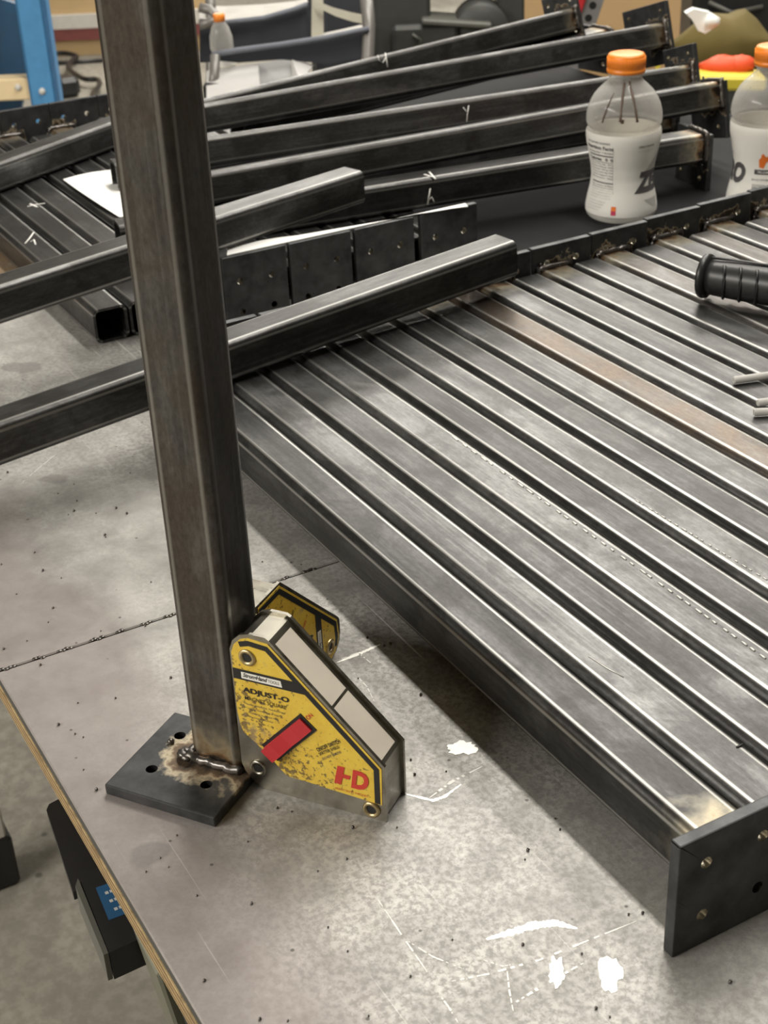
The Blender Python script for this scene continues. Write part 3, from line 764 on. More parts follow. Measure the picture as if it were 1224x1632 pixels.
def bottle_meshes():
    b = MB(); b.lathe(smooth_prof(PROF, 2), 40, None, False); inner = [(max(.02, r - .06), z + (.06 if z < .2 else 0)) for r, z in PROF]
    _bm['body'] = b.mesh('body', M['pet'])
    c = MB(); c.lathe([(.9, 9.30), (1.20, 9.30), (1.22, 9.52), (1.15, 9.56), (1.20, 9.62), (1.17, 10.30), (1.10, 10.42), (.95, 10.46), (.02, 10.46)], 40)
    for k in range(60):
        a = 2 * math.pi * k / 60; x, y = 1.185 * math.cos(a), 1.185 * math.sin(a)
        c.sweep([(x, y, 9.66), (x * .99, y * .99, 10.26)], .035, 4)
    _bm['cap'] = c.mesh('cap', M['orange'])
    l = MB(); zs = [.55 + k * (5.80 - .55) / 28 for k in range(29)]; l.lathe([(prof_r(z) + .02, z) for z in zs], 60, None, False); _bm['label'] = l.mesh('label', M['lab'])
    ink = {}
    def put(nm, mat, vs, fs):
        if nm in ('zero_lettering', 'bolt', 'bolt_tail', 'figure_mark'):
            bm = bmesh.new(); bv = [bm.verts.new((x, z, 0)) for x, z in vs]
            for q in fs:
                try: bm.faces.new([bv[i] for i in q])
                except ValueError: pass
            for x in range(0, 200, 5): bmesh.ops.bisect_plane(bm, geom=bm.verts[:] + bm.edges[:] + bm.faces[:], plane_co=(x, 0, 0), plane_no=(1, 0, 0))
            for k in range(24): bmesh.ops.bisect_plane(bm, geom=bm.verts[:] + bm.edges[:] + bm.faces[:], plane_co=(0, .5 + k * .25, 0), plane_no=(0, 1, 0))
            bm.verts.index_update(); vs = [(v.co.x, v.co.y) for v in bm.verts]; fs = [tuple(v.index for v in f.verts) for f in bm.faces]; bm.free()
        ink.setdefault((nm, mat), MB()).add(wrap(vs, .028 if nm in ('bolt', 'bolt_tail') else .05 if nm in ('zero_lettering', 'bar_lettering') else .035), fs)
    def rect(nm, mat, x0, x1, z0, z1, n=6):
        vs = []; fs = []
        for k in range(n + 1):
            x = x0 + (x1 - x0) * k / n
            vs += [(x, z0), (x, z1)]
        for k in range(n): fs.append((2 * k, 2 * k + 2, 2 * k + 3, 2 * k + 1))
        put(nm, mat, vs, fs)
    def word(nm, mat, s, x0, x1, z0, z1, bold=0, shear=0, slope=0):
        vs, fs = text2d(s, 1, bold, shear); vs = fit2d(vs, x0, x1, z0, z1); vs = [(x, z + slope * (x - x0)) for x, z in vs]; put(nm, mat, vs, fs)
    # nutrition panel
    word('small_print', 'greyink', 'ZERO SUGAR FROM CONCENTRATE', -66, -20, 5.22, 5.36)
    word('small_print', 'greyink', 'Nutrition Facts', -68, -15, 4.86, 5.10, .03)
    word('small_print', 'greyink', 'Serving size  1 bottle', -66, -16, 4.58, 4.74, .005)
    rect('small_print', 'greyink', -66, -16, 4.42, 4.50); word('small_print', 'greyink', 'Calories   0  0', -66, -16, 4.12, 4.34, .03); rect('small_print', 'greyink', -66, -16, 4.02, 4.05)
    for k in range(6): word('small_print', 'greyink', ('Total Fat 0g  0%', 'Sodium 230mg 10%', 'Potassium 70mg 2%', 'Total Carb 0g 0%', 'Total Sugars 0g', 'Protein 0g')[k], -66, -17, 3.84 - k * .185, 3.94 - k * .185, .006)
    rect('small_print', 'greyink', -66, -16, 2.62, 2.70); word('small_print', 'greyink', 'Not a source of fiber', -66, -16, 2.44, 2.55); rect('small_print', 'greyink', -66, -16, 2.32, 2.35)
    for k in range(4): word('small_print', 'lgrey', ('INGREDIENTS: WATER, CITRIC', 'ACID, SALT, SODIUM CITRATE', 'MONOPOTASSIUM PHOSPHATE', 'NATURAL FLAVOR')[k], -66, -18, 2.14 - k * .16, 2.22 - k * .16)
    for k in range(4): word('small_print', 'lgrey', ('SHAKE WELL', 'REFRIGERATE AFTER OPENING', 'BEST BEFORE DATE ON BOTTLE', 'PLEASE RECYCLE')[k], -66, -26 - 4 * k, 1.42 - k * .18, 1.51 - k * .18)
    rect('small_print', 'greyink', -15.3, -14.9, 2.0, 5.1, 2)
    rect('colour_block', 'orangeink', -16, -8, .98, 1.26, 2); rect('colour_block_low', 'magenta', -16, -8, .70, .98, 2)
    word('small_print', 'greyink', 'ZERO SUGAR', 24, 54, 5.02, 5.14, .02); word('small_print', 'lgrey', 'NATURAL FLAVOR WITH ADDED', 24, 54, 4.72, 4.80)
    # grey bolt and ZERO
    bolt = [(34, 2.95), (62, 4.05), (88, 4.95), (96, 4.6), (80, 3.9), (100, 3.95), (70, 2.9)]
    put('bolt', 'lgrey', bolt, [(0, 1, 4, 6), (1, 2, 3, 4), (4, 5, 6)])
    put('bolt_tail', 'lgrey', [(40, 1.55), (60, 1.0), (72, .95), (76, 1.55)], [(0, 1, 2, 3)])
    word('zero_lettering', 'greyink', 'ZERO', 22, 134, 2.0, 3.4, .06, .28)
    # figure, bar, text and barcode on the far side
    fig = [(160, 3.25), (168, 3.2), (171, 3.55), (175, 3.7), (180, 3.8), (178, 4.12), (176, 4.15), (172, 3.95), (169, 4.02), (166, 4.18), (163, 4.1), (163, 3.95), (159, 3.75)]
    put('figure_mark', 'orangeink', fig, [tuple(range(len(fig)))])
    rect('dark_bar', 'greyink', 152, 184, 2.78, 3.10); word('bar_lettering', 'lab', 'PRE-GAME', 158, 180, 2.86, 3.02, .01)
    word('small_print', 'greyink', '28 FL OZ (1.75 PT) 828 mL', 148, 182, 2.36, 2.50, .01)
    z = 2.14; rb = random.Random(4)
    while z > .75:
        h = rb.choice((.03, .05, .08)); rect('barcode', 'greyink', 150, 172, z - h, z, 3); z -= h + rb.choice((.03, .05))
    return ink
INK = bottle_meshes()
# small print uses two inks: rebuild the list so that every ink is its own mesh
INKM = [(nm, mb.mesh(nm, M[mat], False)) for (nm, mat), mb in INK.items()]
def bottle(base, ang, label):
    e = empty('drink_bottle', base, Rz(ang)); tag(e, label, 'bottle', 'drink bottles on the bench')
    obj('body', _bm['body'], None, e); obj('cap', _bm['cap'], None, e); L = obj('label', _bm['label'], None, e)
    for nm, me in INKM:
        o = obj(nm, me, None, L)
        if nm in ('small_print', 'barcode'): o['kind'] = 'stuff'
    return e
phi0 = math.atan2(-59, 75)
b1 = bottle(atz(989, 343, .12), phi0, 'Empty clear drink bottle with orange cap and nutrition panel facing the camera')
bottle(atz(1213, 331, .12), phi0 - math.radians(175), 'Clear drink bottle with orange cap cut off by the right edge, barcode showing')

for (a0, z0_, z1_, w_) in ((-34, 6.6, 8.3, .05), (-6, 6.75, 8.85, .075), (20, 6.7, 8.9, .07), (-3, 6.65, 6.9, .12)):
    b = MB(); b.sweep([((prof_r(z) + .005) * math.cos(math.radians(a0 * (1 - .35 * (z - 6.6) / 2.3))), (prof_r(z) + .005) * math.sin(math.radians(a0 * (1 - .35 * (z - 6.6) / 2.3))), z) for z in [z0_ + (z1_ - z0_) * q / 10 for q in range(11)]], w_, 6, .4, seed=int(a0)); obj('drip_streak', b.mesh('drip_streak', M['dirt']), None, b1)
# ------------------------------------------------------------------ things on the front row
h0 = Vector(atz(1119, 439, 3.95)); h1 = Vector(atz(1224, 455, 4.0)); hd = (h1 - h0).normalized()
g = empty('die_grinder', h0); tag(g, 'Black ribbed rubber grip of a hand tool lying on the tube row at right', 'hand tool')
hy = ZZ.cross(hd).normalized(); hz = hd.cross(hy)
def HM(x): return Matrix(((hy.x, hz.x, hd.x, hd.x * x), (hy.y, hz.y, hd.y, hd.y * x), (hy.z, hz.z, hd.z, hd.z * x), (0, 0, 0, 1)))
b = MB(); b.lathe([(.3, -.02), (.86, 0), (1.12, .06), (1.16, .2), (1.12, .36), (.92, .46)], 32, HM(0)); b.build('end_flange', M['rubber'], g)
b = MB(); b.lathe([(.90, .40), (.93, .8), (.98, 2.0), (1.02, 5), (1.05, 12), (.8, 12.2)], 32, HM(0)); gr = b.build('grip', M['rubber'], g)
for k in range(9):
    x = 1.35 + k * .86
    for s_ in (-1, 1):
        pts = []
        for q in range(9):
            a = math.radians((-62 + q * 15.5)); rr = .985 + .01 * k
            # ribs on the camera side and the far side
            ca, sa = math.cos(a), math.sin(a)
            p = hy * (-s_ * rr * ca) + hz * (rr * sa) + hd * (x + .22 * math.sin(math.pi * q / 8))
            pts.append(p)
        b = MB(); b.sweep(pts, .085, 6); b.build('rib', M['rubber'], gr)
b = MB(); b.sweep([hz * 1.02 + hd * .5, hz * 1.06 + hd * 2, hz * 1.1 + hd * 11.5], .10, 6, flat=.6); b.build('seam', M['rubber'], gr)
for k, (p, q) in enumerate((((1169, 606), (1240, 596)), ((1207, 642), (1270, 634)), ((1201, 657), (1270, 654)))):
    a = Vector(atz(*p, 2.93)); c = Vector(atz(*q, 2.93)); d = (c - a).normalized()
    b = MB(); b.sweep([Vector((0, 0, 0)), d * .06, d * 12.5], [.13, .17, .17], 12); o = b.build('welding_rod', M['rod'])
    o.location = a * U; tag(o, ('Grey welding rod lying highest of three on the tubes at right edge', 'Middle grey welding rod of three, just behind the lowest', 'Lowest grey welding rod of the three at the right edge')[k], 'welding rod', 'welding rods on the row')

# sheet of paper on the back row
P = [atz(100, 283, 2.2), atz(190, 343, 2.2)]; dv = (P[1] - P[0]); nx = Vector((dv.y, -dv.x, 0)).normalized(); 
if nx.y < 0: nx = -nx
b = MB(); vs = []; fs = []; nI, nJ = 8, 6
for j in range(nJ + 1):
    for i in range(nI + 1):
        p = P[0] + dv * (i / nI) + nx * (j / nJ * 6.5) + Vector((0, 0, -.12 + .14 * math.sin(i / nI * 3.1) + .12 * math.sin(j * .9 + i * .4)))
        if j == 0: p += nx * (-.35 * math.sin(math.pi * i / nI))
        vs.append(p)
fs = [(j * (nI + 1) + i, j * (nI + 1) + i + 1, (j + 1) * (nI + 1) + i + 1, (j + 1) * (nI + 1) + i) for j in range(nJ) for i in range(nI)]
nv = len(vs); b.add(vs, fs, True); b.add([v - Vector((0, 0, .02)) for v in vs], [q[::-1] for q in fs], True)
tag(b.build('paper_sheet', M['paper'], None, False), 'White sheet of paper lying on the back row behind the upright post', 'paper')

# added white strip on the drilled plates, standing for glare on the tube tops
rr = random.Random(2); bk = []
for k in range(15):
    f = k / 14; p = atz(362 + (745 - 362) * f, 394 + (329 - 394) * f, 3.98); bk.append((p.x + rr.uniform(-.12, .12), p.y))
ft = [(-50.22, bk[-1][1] + .2), (-50.22, bk[0][1] - .6)]
b = MB(); b.prism(bk + ft, 3.955, 4.01, Matrix(((1, 0, 0, 0), (0, 0, 1, 0), (0, 1, 0, 0), (0, 0, 0, 1))))
tag(b.build('card_strip', M['paper']), 'Torn strip of white card lying on the drilled plates of the back row', 'card')
# chalk strokes and rub marks on the tubes
def on_face(e, px, py, top=False):
    """photo pixel carried onto the front (or top) face of post e, in the post's own frame (units)"""
    mi = e.matrix_world.inverted(); c = mi @ (CC * U) / U; t = mi @ (at(px, py, 10.0) * U) / U; d = t - c
    k = 2 if top else 1; h = (WT / 2 + .012) * (1 if (c.z if top else c.y) > 0 else -1)
    return c + d * ((h - c[k]) / d[k])
def strokes(e, lines, rad, top=False, name='chalk_mark', mat='chalk'):
    b = MB()
    for ln in lines: b.sweep([on_face(e, x, y, top) for x, y in ln], rad, 5, .35, .5, seed=len(ln))
    o = b.build(name, M[mat], e); o['kind'] = 'stuff'
bpy.context.view_layer.update()
strokes(tT1, [[(602, 88), (604, 96), (610, 100), (614, 93)], [(614, 84), (616, 97), (618, 107)]], .06)
strokes(tT3, [[(738, 171), (745, 180)], [(747, 168), (745, 182), (744, 194)]], .035)
strokes(tT5, [[(686, 300), (684, 312), (682, 326)], [(684, 318), (688, 314), (692, 322)]], .06)
strokes(tT5, [[(676, 278), (690, 282)], [(684, 274), (694, 285)]], .05, True)
strokes(BACK[0], [[(40, 388), (47, 380), (54, 370)], [(49, 385), (54, 382), (57, 390)]], .06, True)
strokes(BACK[1], [[(44, 329), (58, 326), (72, 324)], [(48, 325), (60, 330)]], .06, True)
def dashes(e, a, c, n, rad, seed):
    r_ = random.Random(seed); L_ = []
    for k in range(n):
        f0_ = (k + r_.uniform(0, .25)) / n; f1_ = f0_ + r_.uniform(.35, .7) / n
        L_.append([(a[0] + (c[0] - a[0]) * f, a[1] + (c[1] - a[1]) * f) for f in (f0_, (f0_ + f1_) / 2, f1_)])
    strokes(e, L_, rad, True, 'rub_mark', 'shiny')
dashes(FRONT[3], (720, 695), (1224, 1052), 34, .045, 1); dashes(FRONT[5], (1010, 795), (1224, 925), 20, .028, 2)
strokes(FRONT[1], [[(938, 1046), (966, 1064), (994, 1079)]], .018, True, 'rub_mark', 'shiny'); strokes(FRONT[1], [[(1174, 1191), (1178, 1189), (1184, 1186)]], .05, True, 'ink_mark', 'black')
# ------------------------------------------------------------------ under and left of the bench
def part(name, mb, mat, par): return child(mb.build(name, M[mat]), par)
zt_ = -SH - .66
XZ = Matrix(((1, 0, 0, 0), (0, 0, 1, 0), (0, 1, 0, 0), (0, 0, 0, 1)))      # prism outline in x,y, thickness in z
sw = empty('tool_tray', (-15, -9, -3.3)); tag(sw, 'Black metal tray with a blue sticker hanging below the bench edge', 'tool tray')
b = MB(); b.prism([(-19.35, -11.5), (-19.25, -11.95), (-19.0, -12.12), (-14.6, -12.66), (-14.6, -6), (-19.35, -6)], -3.35, -3.0, XZ); part('upper_shelf', b, 'blkplastic', sw)
b = MB(); b.prism([(-15.0, -12.1), (-14.75, -12.32), (-11.2, -12.62), (-11.45, -6), (-15.0, -6)], -3.9, -2.75, XZ); part('lower_shelf', b, 'blkplastic', sw)
b = MB(); b.prism([(-14.9, -12.36), (-14.6, -12.55), (-11.25, -12.80), (-11.25, -12.64), (-14.75, -12.36)], -3.9, -2.8, XZ); part('side_flange', b, 'case2', sw)  # paler grey strip paints the light on the tray's side
b = MB(); b.box((-18.5, -7, -3.0), (-11.6, -6.2, zt_)); part('hanger', b, 'blkplastic', sw)
b = MB(); b.prism([(-14.1, -12.02), (-12.5, -12.16), (-12.45, -11.0), (-14.05, -10.9)], -2.75, -2.735, XZ); st = part('sticker', b, 'label_blue', sw); st['label'] = 'blue sticker with faint white print'
for k in range(3):
    b = MB()
    for q in range(5): b.box((-13.75 + .42 * k, -11.85 + q * .16, -2.735), (-13.62 + .42 * k, -11.74 + q * .16, -2.73))
    o = b.build('print_line', M['lgrey']); o.parent = st; o.matrix_parent_inverse = st.matrix_world.inverted(); o['kind'] = 'stuff'
p0 = atz(292, 1545, -3.2)
Ml = Matrix.Translation(Vector((p0.x, p0.y, -3.2))) @ Matrix.Rotation(.20, 4, 'Y') @ Matrix.Rotation(.15, 4, 'X')
b = MB(); b.box((-1.0, -.9, -42.4), (1.0, .9, 2.0), Ml, bev=.1); part('leg', b, 'olive', bench)
b = MB(); b.box((1.0, -.6, -42), (3.0, 1.2, 1.0), Ml, bev=.1); part('leg_brace', b, 'blkplastic', bench)
# stool foot at far left
f0 = atz(4, 1395, FZ); sto = empty('stool', f0 + Vector((0, -4, 0))); tag(sto, 'Pale metal stool leg with black rubber foot standing on the concrete floor', 'stool')
b = MB(); b.box((f0.x - 1.3, f0.y - 1.6, FZ + 4), (f0.x + 1.3, f0.y + .7, FZ + 28), bev=.15); part('leg', b, 'pale', sto)
b = MB(); b.box((f0.x - 1.6, f0.y - 2.0, FZ), (f0.x + 1.6, f0.y + 1.0, FZ + 4.5), bev=.25); part('rubber_foot', b, 'rubber', sto)
b = MB(); b.box((f0.x - 1.0, f0.y - 16, FZ + 26), (f0.x + 13, f0.y + .5, FZ + 28.5), bev=.3); part('seat', b, 'blkplastic', sto)
b = MB(); b.box((f0.x - 1.3, f0.y - 16, FZ), (f0.x + 1.3, f0.y - 13.7, FZ + 26), bev=.15); part('leg', b, 'pale', sto)

# ------------------------------------------------------------------ the shop behind
VY = math.atan2(.8689, .4932)             # yaw of the picture's right hand direction
VR = Rz(VY)
def bgthing(name, px, py, d, label, cat, floor=True):
    p = at(px, py, d); e = empty(name, (p.x, p.y, FZ if floor else p.z), VR); tag(e, label, cat); e['_z'] = p.z
    return e, p.z - (FZ if floor else p.z)
def bpart(e, name, mb, mat): return obj(name, mb.mesh(name, M[mat]), None, e)
def kx(d): return d / FPX
# step ladder, blue fibreglass
D = 190; e, z0 = bgthing('step_ladder', 71, 150, D, 'Blue fibreglass step ladder with a cream step standing beyond the bench', 'ladder'); k = D / FPX
b = MB(); b.box((-1.7, -1.0, 0), (1.7, 1.0, z0 + 20)); b.box((-1.7, -1.0, 0), (-1.4, 3, z0 + 20)); b.box((1.4, -1.0, 0), (1.7, 3, z0 + 20)); bpart(e, 'front_rail', b, 'blue')
b = MB(); Mr = Matrix.Translation((1.5, 8, 0)) @ Matrix.Rotation(-.20, 4, 'Y'); b.box((6.9, 0, 0), (9.2, 2, z0 + 24), Matrix.Translation((10.5, 8, 0)) @ Matrix.Rotation(-.22, 4, 'Y')); bpart(e, 'rear_rail', b, 'blue')
b = MB(); b.box((-14, -.4, z0 - .6), (-1.6, 2.6, z0 + 2.2), bev=.2); st = bpart(e, 'step', b, 'step')
for x in (-8.5, -3.2):
    b = MB(); b.blob((x, -.45, z0 + 1.1), .45, seed=1, jit=0); obj('rivet', b.mesh('rivet', M['pale']), None, st)
b = MB(); b.blob((.0, -1.05, z0 + .6), .45, seed=1, jit=0); bpart(e, 'rivet', b, 'pale')
b = MB(); b.box((-17.5, -1, 0), (-14.1, 1, z0 + 20)); bpart(e, 'front_rail', b, 'blue')
b = MB(); b.box((-9.5, 6, 0), (-5.5, 8, z0 + 9), Matrix.Rotation(.0, 4, 'Y')); b2 = MB(); b2.box((0, 0, 0), (6, 1.5, 16), Matrix.Translation((-12, 8, z0 - 4)) @ Matrix.Rotation(.35, 4, 'Y')); bpart(e, 'gusset', b2, 'dkblue')
# tan cupboard with a maroon shelf edge
D = 370; e, z0 = bgthing('cupboard', 80, 78, D, 'Tan plywood cupboard with maroon and pale shelf edge behind the ladder', 'cupboard')
z0 = 0; b = MB(); b.box((-40, 0, 0), (40, 16, 60)); bpart(e, 'body', b, 'tan')
b = MB(); b.box((-40, -1.5, 4.0), (40, 0, 6.9)); bpart(e, 'shelf', b, 'maroon')
b = MB(); b.box((-40, -1.8, 6.9), (40, 0, 10.2)); bpart(e, 'shelf_top', b, 'pale')
# black cable on the floor
pts = [(20, 90), (45, 90), (80, 86), (105, 85), (122, 90), (113, 98), (109, 107), (118, 117), (135, 126), (155, 127), (158, 136), (148, 150), (150, 165)]
cp = [atz(x, y, FZ + 1.9) for x, y in pts]; fine = []
for i in range(len(cp) - 1):
    a = cp[max(0, i - 1)]; c = cp[i]; d = cp[i + 1]; f = cp[min(len(cp) - 1, i + 2)]
    for q in range(6):
        t = q / 6; fine.append(.5 * ((2 * c) + (d - a) * t + (2 * a - 5 * c + 4 * d - f) * t * t + (3 * c - a - 3 * d + f) * t ** 3))
b = MB(); b.sweep(fine + [cp[-1]], .62, 8); tag(b.build('power_cable', M['rubber']), 'Black power cable looping over the concrete floor behind the ladder', 'cable')
c2 = [atz(x, y, FZ + .5) for x, y in ((24, 94), (50, 98), (90, 101), (120, 99), (165, 96))]
b = MB(); b.sweep(c2, .5, 8); tag(b.build('power_cable', M['rubber']), 'Straight black cable run on the floor under the tan cupboard', 'cable')
p = atz(108, 153, FZ); b = MB(); b.box((-3, -2.5, 0), (3, 2.5, 4.5), bev=1.0); o = b.build('cable_reel_box', M['blkplastic']); o.location = p * U; tag(o, 'Small black plug box on the floor beside the blue ladder rail', 'plug box')

# folding camp chair, navy canvas with grey lining
D = 165; k = D / FPX
e, z0 = bgthing('camp_chair', 460, 110, D, 'Navy canvas folding camp chair with grey lining and beige straps', 'camp chair')
def q(px, py, dy=0):      # chair local point for a photo pixel at depth D (+dy further back)
    w = at(px, py, D + dy); l = VR.inverted() @ (w - Vector((e.location[0] / U, e.location[1] / U, FZ))); return l
def sheet(name, top, bot, mat, par, th=.25, sag=0):
    n = len(top); b_ = MB(); off = Vector((0, th, 0))
    vs = [p_ for p_ in top] + [p_ for p_ in bot]; vs += [p_ + off for p_ in vs]
    fs = []
    for i in range(n - 1):
        fs += [(i, i + 1, n + i + 1, n + i), (2 * n + i + 1, 2 * n + i, 3 * n + i, 3 * n + i + 1), (i, 2 * n + i, 2 * n + i + 1, i + 1), (n + i, n + i + 1, 3 * n + i + 1, 3 * n + i)]
    fs += [(0, n, 3 * n, 2 * n), (n - 1, 3 * n - 1, 4 * n - 1, 2 * n - 1)]
    b_.add(vs, fs, False); return bpart(par, name, b_, mat)
top = [q(318, 30), q(360, 34), q(420, 28), q(470, 14), q(500, 0), q(520, -14)]
lowr = [q(318, 100), q(360, 98), q(420, 88), q(470, 84), q(500, 80), q(520, 78)]
sheet('back_panel', top, lowr, 'navy', e)
sheet('back_lining', [q(318, 9, 9), q(360, 10, 9), q(420, 7, 9), q(470, 2, 9), q(490, -3, 9)], [q(318, 36, 2), q(360, 34, 2), q(420, 26, 2), q(470, 13, 2), q(490, 5, 2)], 'lining', e, .1)
sheet('front_panel', [q(340, 84, -8), q(380, 78, -8), q(450, 69, -8), q(520, 58, -8), q(588, 45, -8)], [q(340, 96, -8), q(380, 100, -8), q(450, 95, -8), q(520, 102, -8), q(586, 90, -8)], 'navy', e)
sheet('seat_lining', [q(500, 56, 0), q(540, 48, 0), q(575, 40, 0), q(587, 42, 0)], [q(495, 63, -7), q(540, 56, -7), q(575, 48, -7), q(587, 46, -7)], 'lining', e, .1)
sheet('side_panel', [q(500, -10, 6), q(560, -8, 6), q(590, -6, 6)], [q(505, 110, 6), q(560, 104, 6), q(590, 95, 6)], 'navy', e)
sheet('strap', [q(497, -2, -3), q(515, -6, -3)], [q(496, 68, -3), q(516, 66, -3)], 'strap', e, .1)
sheet('strap', [q(500, 0, -4), q(530, 12, -4), q(560, 20, -4), q(580, 24, -4)], [q(510, 14, -4), q(535, 26, -4), q(560, 34, -4), q(580, 38, -4)], 'strap', e, .1)
sheet('strap', [q(490, 68, -6), q(512, 68, -6)], [q(474, 90, -6), q(500, 96, -6)], 'strap', e, .1)
for pl_ in ([q(318, 38, -1), q(360, 36, -1), q(420, 29, -1), q(470, 15, -1), q(490, 7, -1)], [q(338, 87, -9), q(380, 80, -9), q(450, 71, -9), q(520, 60, -9), q(588, 46, -9)]):
    b = MB(); b.sweep(pl_, .32, 6); bpart(e, 'edge_piping', b, 'piping')
b = MB(); b.sweep([q(318, 12, -3), q(335, 16, -3), q(346, 26, -3), q(340, 36, -3), q(318, 40, -3)], .55, 8); bpart(e, 'cup_holder_rim', b, 'frame')
b = MB(); b.sweep([q(343, 88, -9), q(342, 120, -9), q(338, 142, -9)], .55, 8); b.sweep([q(338, 142, -9), q(336, 170, -9), q(326, 400, -9)], .55, 8); bpart(e, 'frame_leg', b, 'frame')
b = MB(); b.box((-1, -1, -1), (1, 1, 1), Matrix.Translation(q(340, 146, -9)), bev=.3); bpart(e, 'leg_joint', b, 'rubber')
b = MB(); b.sweep([q(583, -10, -8), q(588, 40, -8), q(586, 90, -8), q(575, 400, -8)], .7, 8); bpart(e, 'frame_leg', b, 'frame')
b = MB(); b.sweep([q(334, -12, 4), q(336, 10, 4), q(337, 400, 4)], .6, 8); bpart(e, 'frame_leg', b, 'frame')
p = at(357, 112, 160); 
e2 = empty('water_bottle', (p.x, p.y, p.z), VR); tag(e2, 'Small clear bottle with an orange cap held in the camp chair', 'bottle')
b = MB(); b.lathe([(1.0, -.2), (1.25, .1), (1.25, 1.6), (1.1, 2.0), (1.28, 2.4), (1.25, 3.6), (.95, 4.6), (.55, 5.2), (.5, 5.6)], 20); bpart(e2, 'body', b, 'pet')
b = MB(); b.lathe([(.62, 5.2), (.66, 5.9), (.55, 6.0)], 20); bpart(e2, 'cap', b, 'orange')
b = MB(); b.lathe([(1.27, .6), (1.27, 1.5)], 20, None, False); bpart(e2, 'label', b, 'lab')
# pale boards leaning low in front of the chair
for (x0, y0, x1, y1, x2, y2, x3, y3, d, mt, nm, lb) in (
    (329, 113, 411, 101, 416, 160, 329, 175, 150, 'cream', 'foam_board', 'White board propped behind the pile below the camp chair, at left'),
    (411, 101, 462, 93, 470, 150, 416, 162, 152, 'galv', 'foam_board', 'Grey board between two white ones below the camp chair'),
    (464, 90, 500, 104, 478, 130, 467, 150, 150, 'cream', 'foam_board', 'Small white board corner poking out right of the grey board')):
    P4 = [at(x0, y0, d + 8), at(x1, y1, d + 8), at(x2, y2, d), at(x3, y3, d)]; bk = Vector((-.84, .47, -.2)).normalized() * .5
    low = Vector((0, 0, -.1)); b = MB(); vs = P4 + [v + bk for v in P4]
    b.add(vs, [(0, 1, 2, 3), (7, 6, 5, 4), (0, 4, 5, 1), (1, 5, 6, 2), (2, 6, 7, 3), (3, 7, 4, 0)]); o = b.build(nm, M[mt]); tag(o, lb, 'board', 'boards behind the pile')
# charcoal tool case
D = 185; e, z0 = bgthing('tool_case', 700, 60, D, 'Charcoal plastic tool case with rounded handle housing behind the pile', 'tool case'); k = D / FPX
b = MB(); b.box((-8.2, 0, 0), (-1.0, 12, z0 + 6.5), bev=.5); bpart(e, 'side_box', b, 'case')
b = MB(); b.box((-6.0, -1.5, 0), (2.4, 5, z0 + 1.9), bev=.5); bpart(e, 'front_box', b, 'case')
b = MB(); b.box((-6.2, -2.0, z0 + 1.6), (2.6, 4, z0 + 2.3), Matrix.Translation((0, 0, 0)) @ Matrix.Rotation(.10, 4, 'Y'), bev=.2); bpart(e, 'lid_edge', b, 'case2')
b = MB(); b.lathe([(.4, -2.6), (3.2, -2.6), (3.5, -2.2), (3.5, 2.2), (3.2, 2.6), (.4, 2.6)], 28, Matrix.Translation((5.3, 2.0, z0 + .6)) @ Matrix.Rotation(math.radians(90), 4, 'X')); bpart(e, 'round_housing', b, 'case')
b = MB(); b.box((2.2, 0, 0), (9, 6, z0 - .4), bev=.3); bpart(e, 'ledge', b, 'case2')
b = MB(); b.box((7.6, 2, 0), (11.0, 10, z0 + 10), bev=.3); bpart(e, 'tall_box', b, 'case')
b = MB(); b.box((-1.2, -.5, z0 + 4.8), (8.5, 8, z0 + 8.2), Matrix.Translation((0, 3, 0)) , bev=.4); bpart(e, 'top_tray', b, 'case')
b = MB(); b.sweep([(-3.4, -1.7, z0 + .9), (-2.4, -1.9, z0 + .2), (-2.8, -1.9, z0 - .8)], .18, 6); bpart(e, 'latch', b, 'case2')
b = MB(); b.box((-17, 10, 0), (-7, 22, z0 + 8), bev=.4); bpart(e, 'rear_box', b, 'case')
b = MB(); b.lathe([(.2, 0), (1.3, .05), (1.6, .5), (1.3, 1.0), (.3, 1.1)], 16, Matrix.Translation((-4.2, -2.6, z0 - 3.2))); bpart(e, 'knob', b, 'strap')
# cardboard box behind
D = 260; e, z0 = bgthing('cardboard_box', 925, 30, D, 'Tall plain cardboard box standing behind the ends of the pile', 'cardboard box')
b = MB(); b.box((-12.2, 0, 0), (19, 16, z0 + 22)); bpart(e, 'carton', b, 'card')
b = MB(); b.box((-4.2, -.15, 0), (-3.4, .0, z0 + 22)); bpart(e, 'tape_seam', b, 'tan')
# red and grey clamp bar
D = 150; e, z0 = bgthing('bar_clamp', 942, 14, D, 'Red and grey perforated clamp bar poking up behind the pile', 'clamp')
Mt = Matrix.Translation((0, 0, z0)) @ Matrix.Rotation(.32, 4, 'Y')
b = MB(); b.box((-.95, -.3, -30), (.95, .3, 4), Mt); bar = bpart(e, 'bar', b, 'galv')
for zc in (-.9, .4, 1.7):
    b = MB(); b.lathe([(.01, 0), (.38, 0)], 14, Mt @ Matrix.Translation((0, -.33, zc)) @ Matrix.Rotation(math.radians(90), 4, 'X'), False); obj('bar_hole', b.mesh('bar_hole', M['black']), None, bar)
b = MB(); b.box((-3.4, -.8, -1), (-.9, .8, 5), Mt, bev=.2); bpart(e, 'jaw', b, 'red')
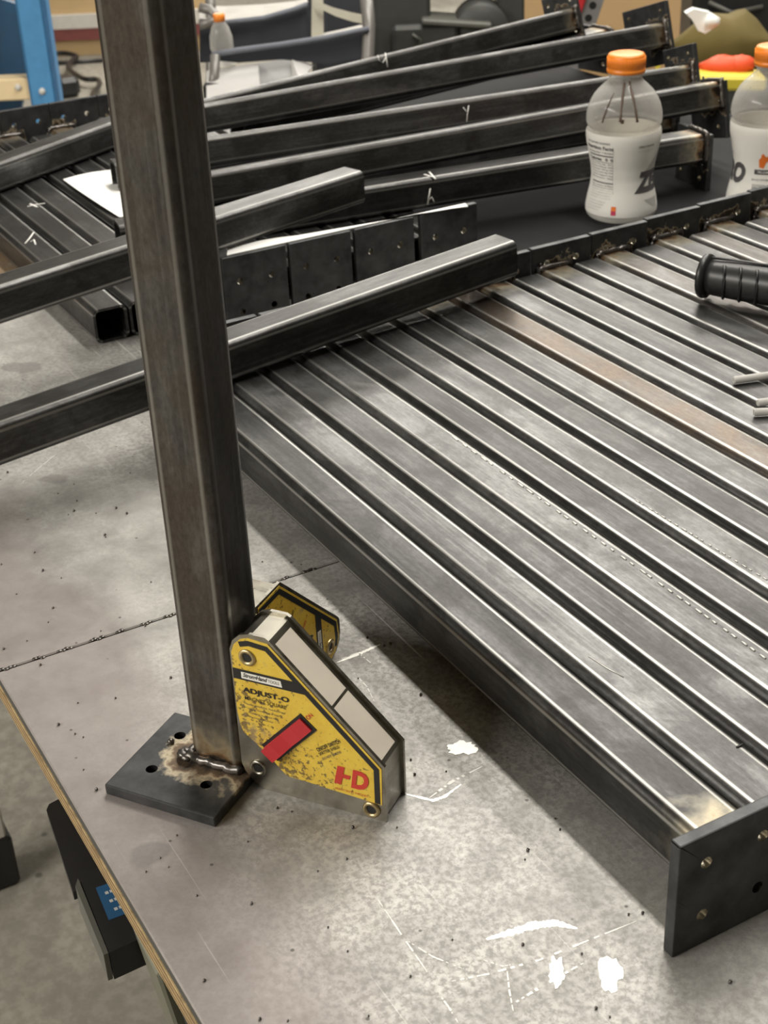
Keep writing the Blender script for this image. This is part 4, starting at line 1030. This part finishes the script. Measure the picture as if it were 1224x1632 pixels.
# cloth, bag and bits at the right
D = 165; e, z0 = bgthing('mustard_bag', 1165, 85, D, 'Mustard yellow cloth bag slumped behind the bottles', 'bag')
b = MB(); n1, n2 = 14, 7; vs = []; fs = []
for j in range(n2 + 1):
    for i in range(n1):
        a = 2 * math.pi * i / n1; hgt = z0 - 4 + 7.5 * j / n2; rr = 1 - .12 * math.sin(j * 1.1) - (.5 * (j / n2) ** 3)
        vs.append((6.2 * rr * math.cos(a) * (1 + .06 * math.sin(3 * a + j)), 4 + 3.4 * rr * math.sin(a), hgt + .5 * math.sin(2 * a + j) * (j > 0)))
for j in range(n2):
    for i in range(n1): fs.append((j * n1 + i, j * n1 + (i + 1) % n1, (j + 1) * n1 + (i + 1) % n1, (j + 1) * n1 + i))
fs.append(tuple(range(n2 * n1, n2 * n1 + n1))); b.add(vs, fs, True); bpart(e, 'sack', b, 'mustard')
b = MB(); b.box((-9, 1, 0), (9, 9, z0 - 3.4)); bpart(e, 'stand', b, 'case')
e_ = at(1155, 107, 150); b = MB(); b.blob((0, 0, 0), (2.9, 1.4, 1.15), seed=8, nu=14, nv=8, jit=.12); b.blob((1.6, -.3, .2), (1.6, 1.2, 1.0), seed=9); o = b.build('red_glove', M['redcloth']); o.location = e_ * U; o.rotation_euler = (0, 0, VY); tag(o, 'Bright red orange work glove beside the second bottle cap', 'glove')
e_ = at(1150, 128, 148); b = MB(); b.box((-3.4, -.8, -.9), (4.5, 3, .55), bev=.3); o = b.build('yellow_level', M['yellowp']); o.location = e_ * U; o.rotation_euler = (0, .06, VY); tag(o, 'Yellow plastic tray under the red orange glove', 'tray')
e_ = at(1046, 97, 150); b = MB(); b.prism([(-.35, .9), (.0, -.9), (.45, -.6), (-.1, .9)], -.2, .2); o = b.build('yellow_offcut', M['yellowp']); o.location = e_ * U; o.rotation_euler = (0, 0, VY); tag(o, 'Narrow yellow scrap showing between pile plates', 'scrap')
e_ = at(1122, 33, 150); b = MB(); b.prism([(-2.0, .9), (-1.2, 1.3), (.4, .9), (1.6, .2), (1.2, -.6), (.1, -1.2), (-.6, -.9), (-1.2, .1)], -.5, .6); b.blob((.7, -.5, -.05), (.8, .6, .7), seed=4, jit=.3); o = b.build('tissue', M['paper']); o.location = e_ * U; o.rotation_euler = (0, 0, VY); tag(o, 'Crumpled white tissue beside the high pile plate', 'tissue')
D = 190; e, z0 = bgthing('gear_bag', 1165, 14, D, 'Black gear bag cut off by the top right corner', 'bag')
b = MB(); b.box((-5, 0, 0), (10, 9, z0 + 8), bev=.8); bpart(e, 'body', b, 'rubber')
b = MB(); b.sweep([(-3, -.3, z0 + 1), (0, -.6, z0 - .4), (4, -.5, z0 + .2)], .3, 6); bpart(e, 'strap', b, 'case2')
for o in list(COL.objects):
    if '_z' in o: del o['_z']
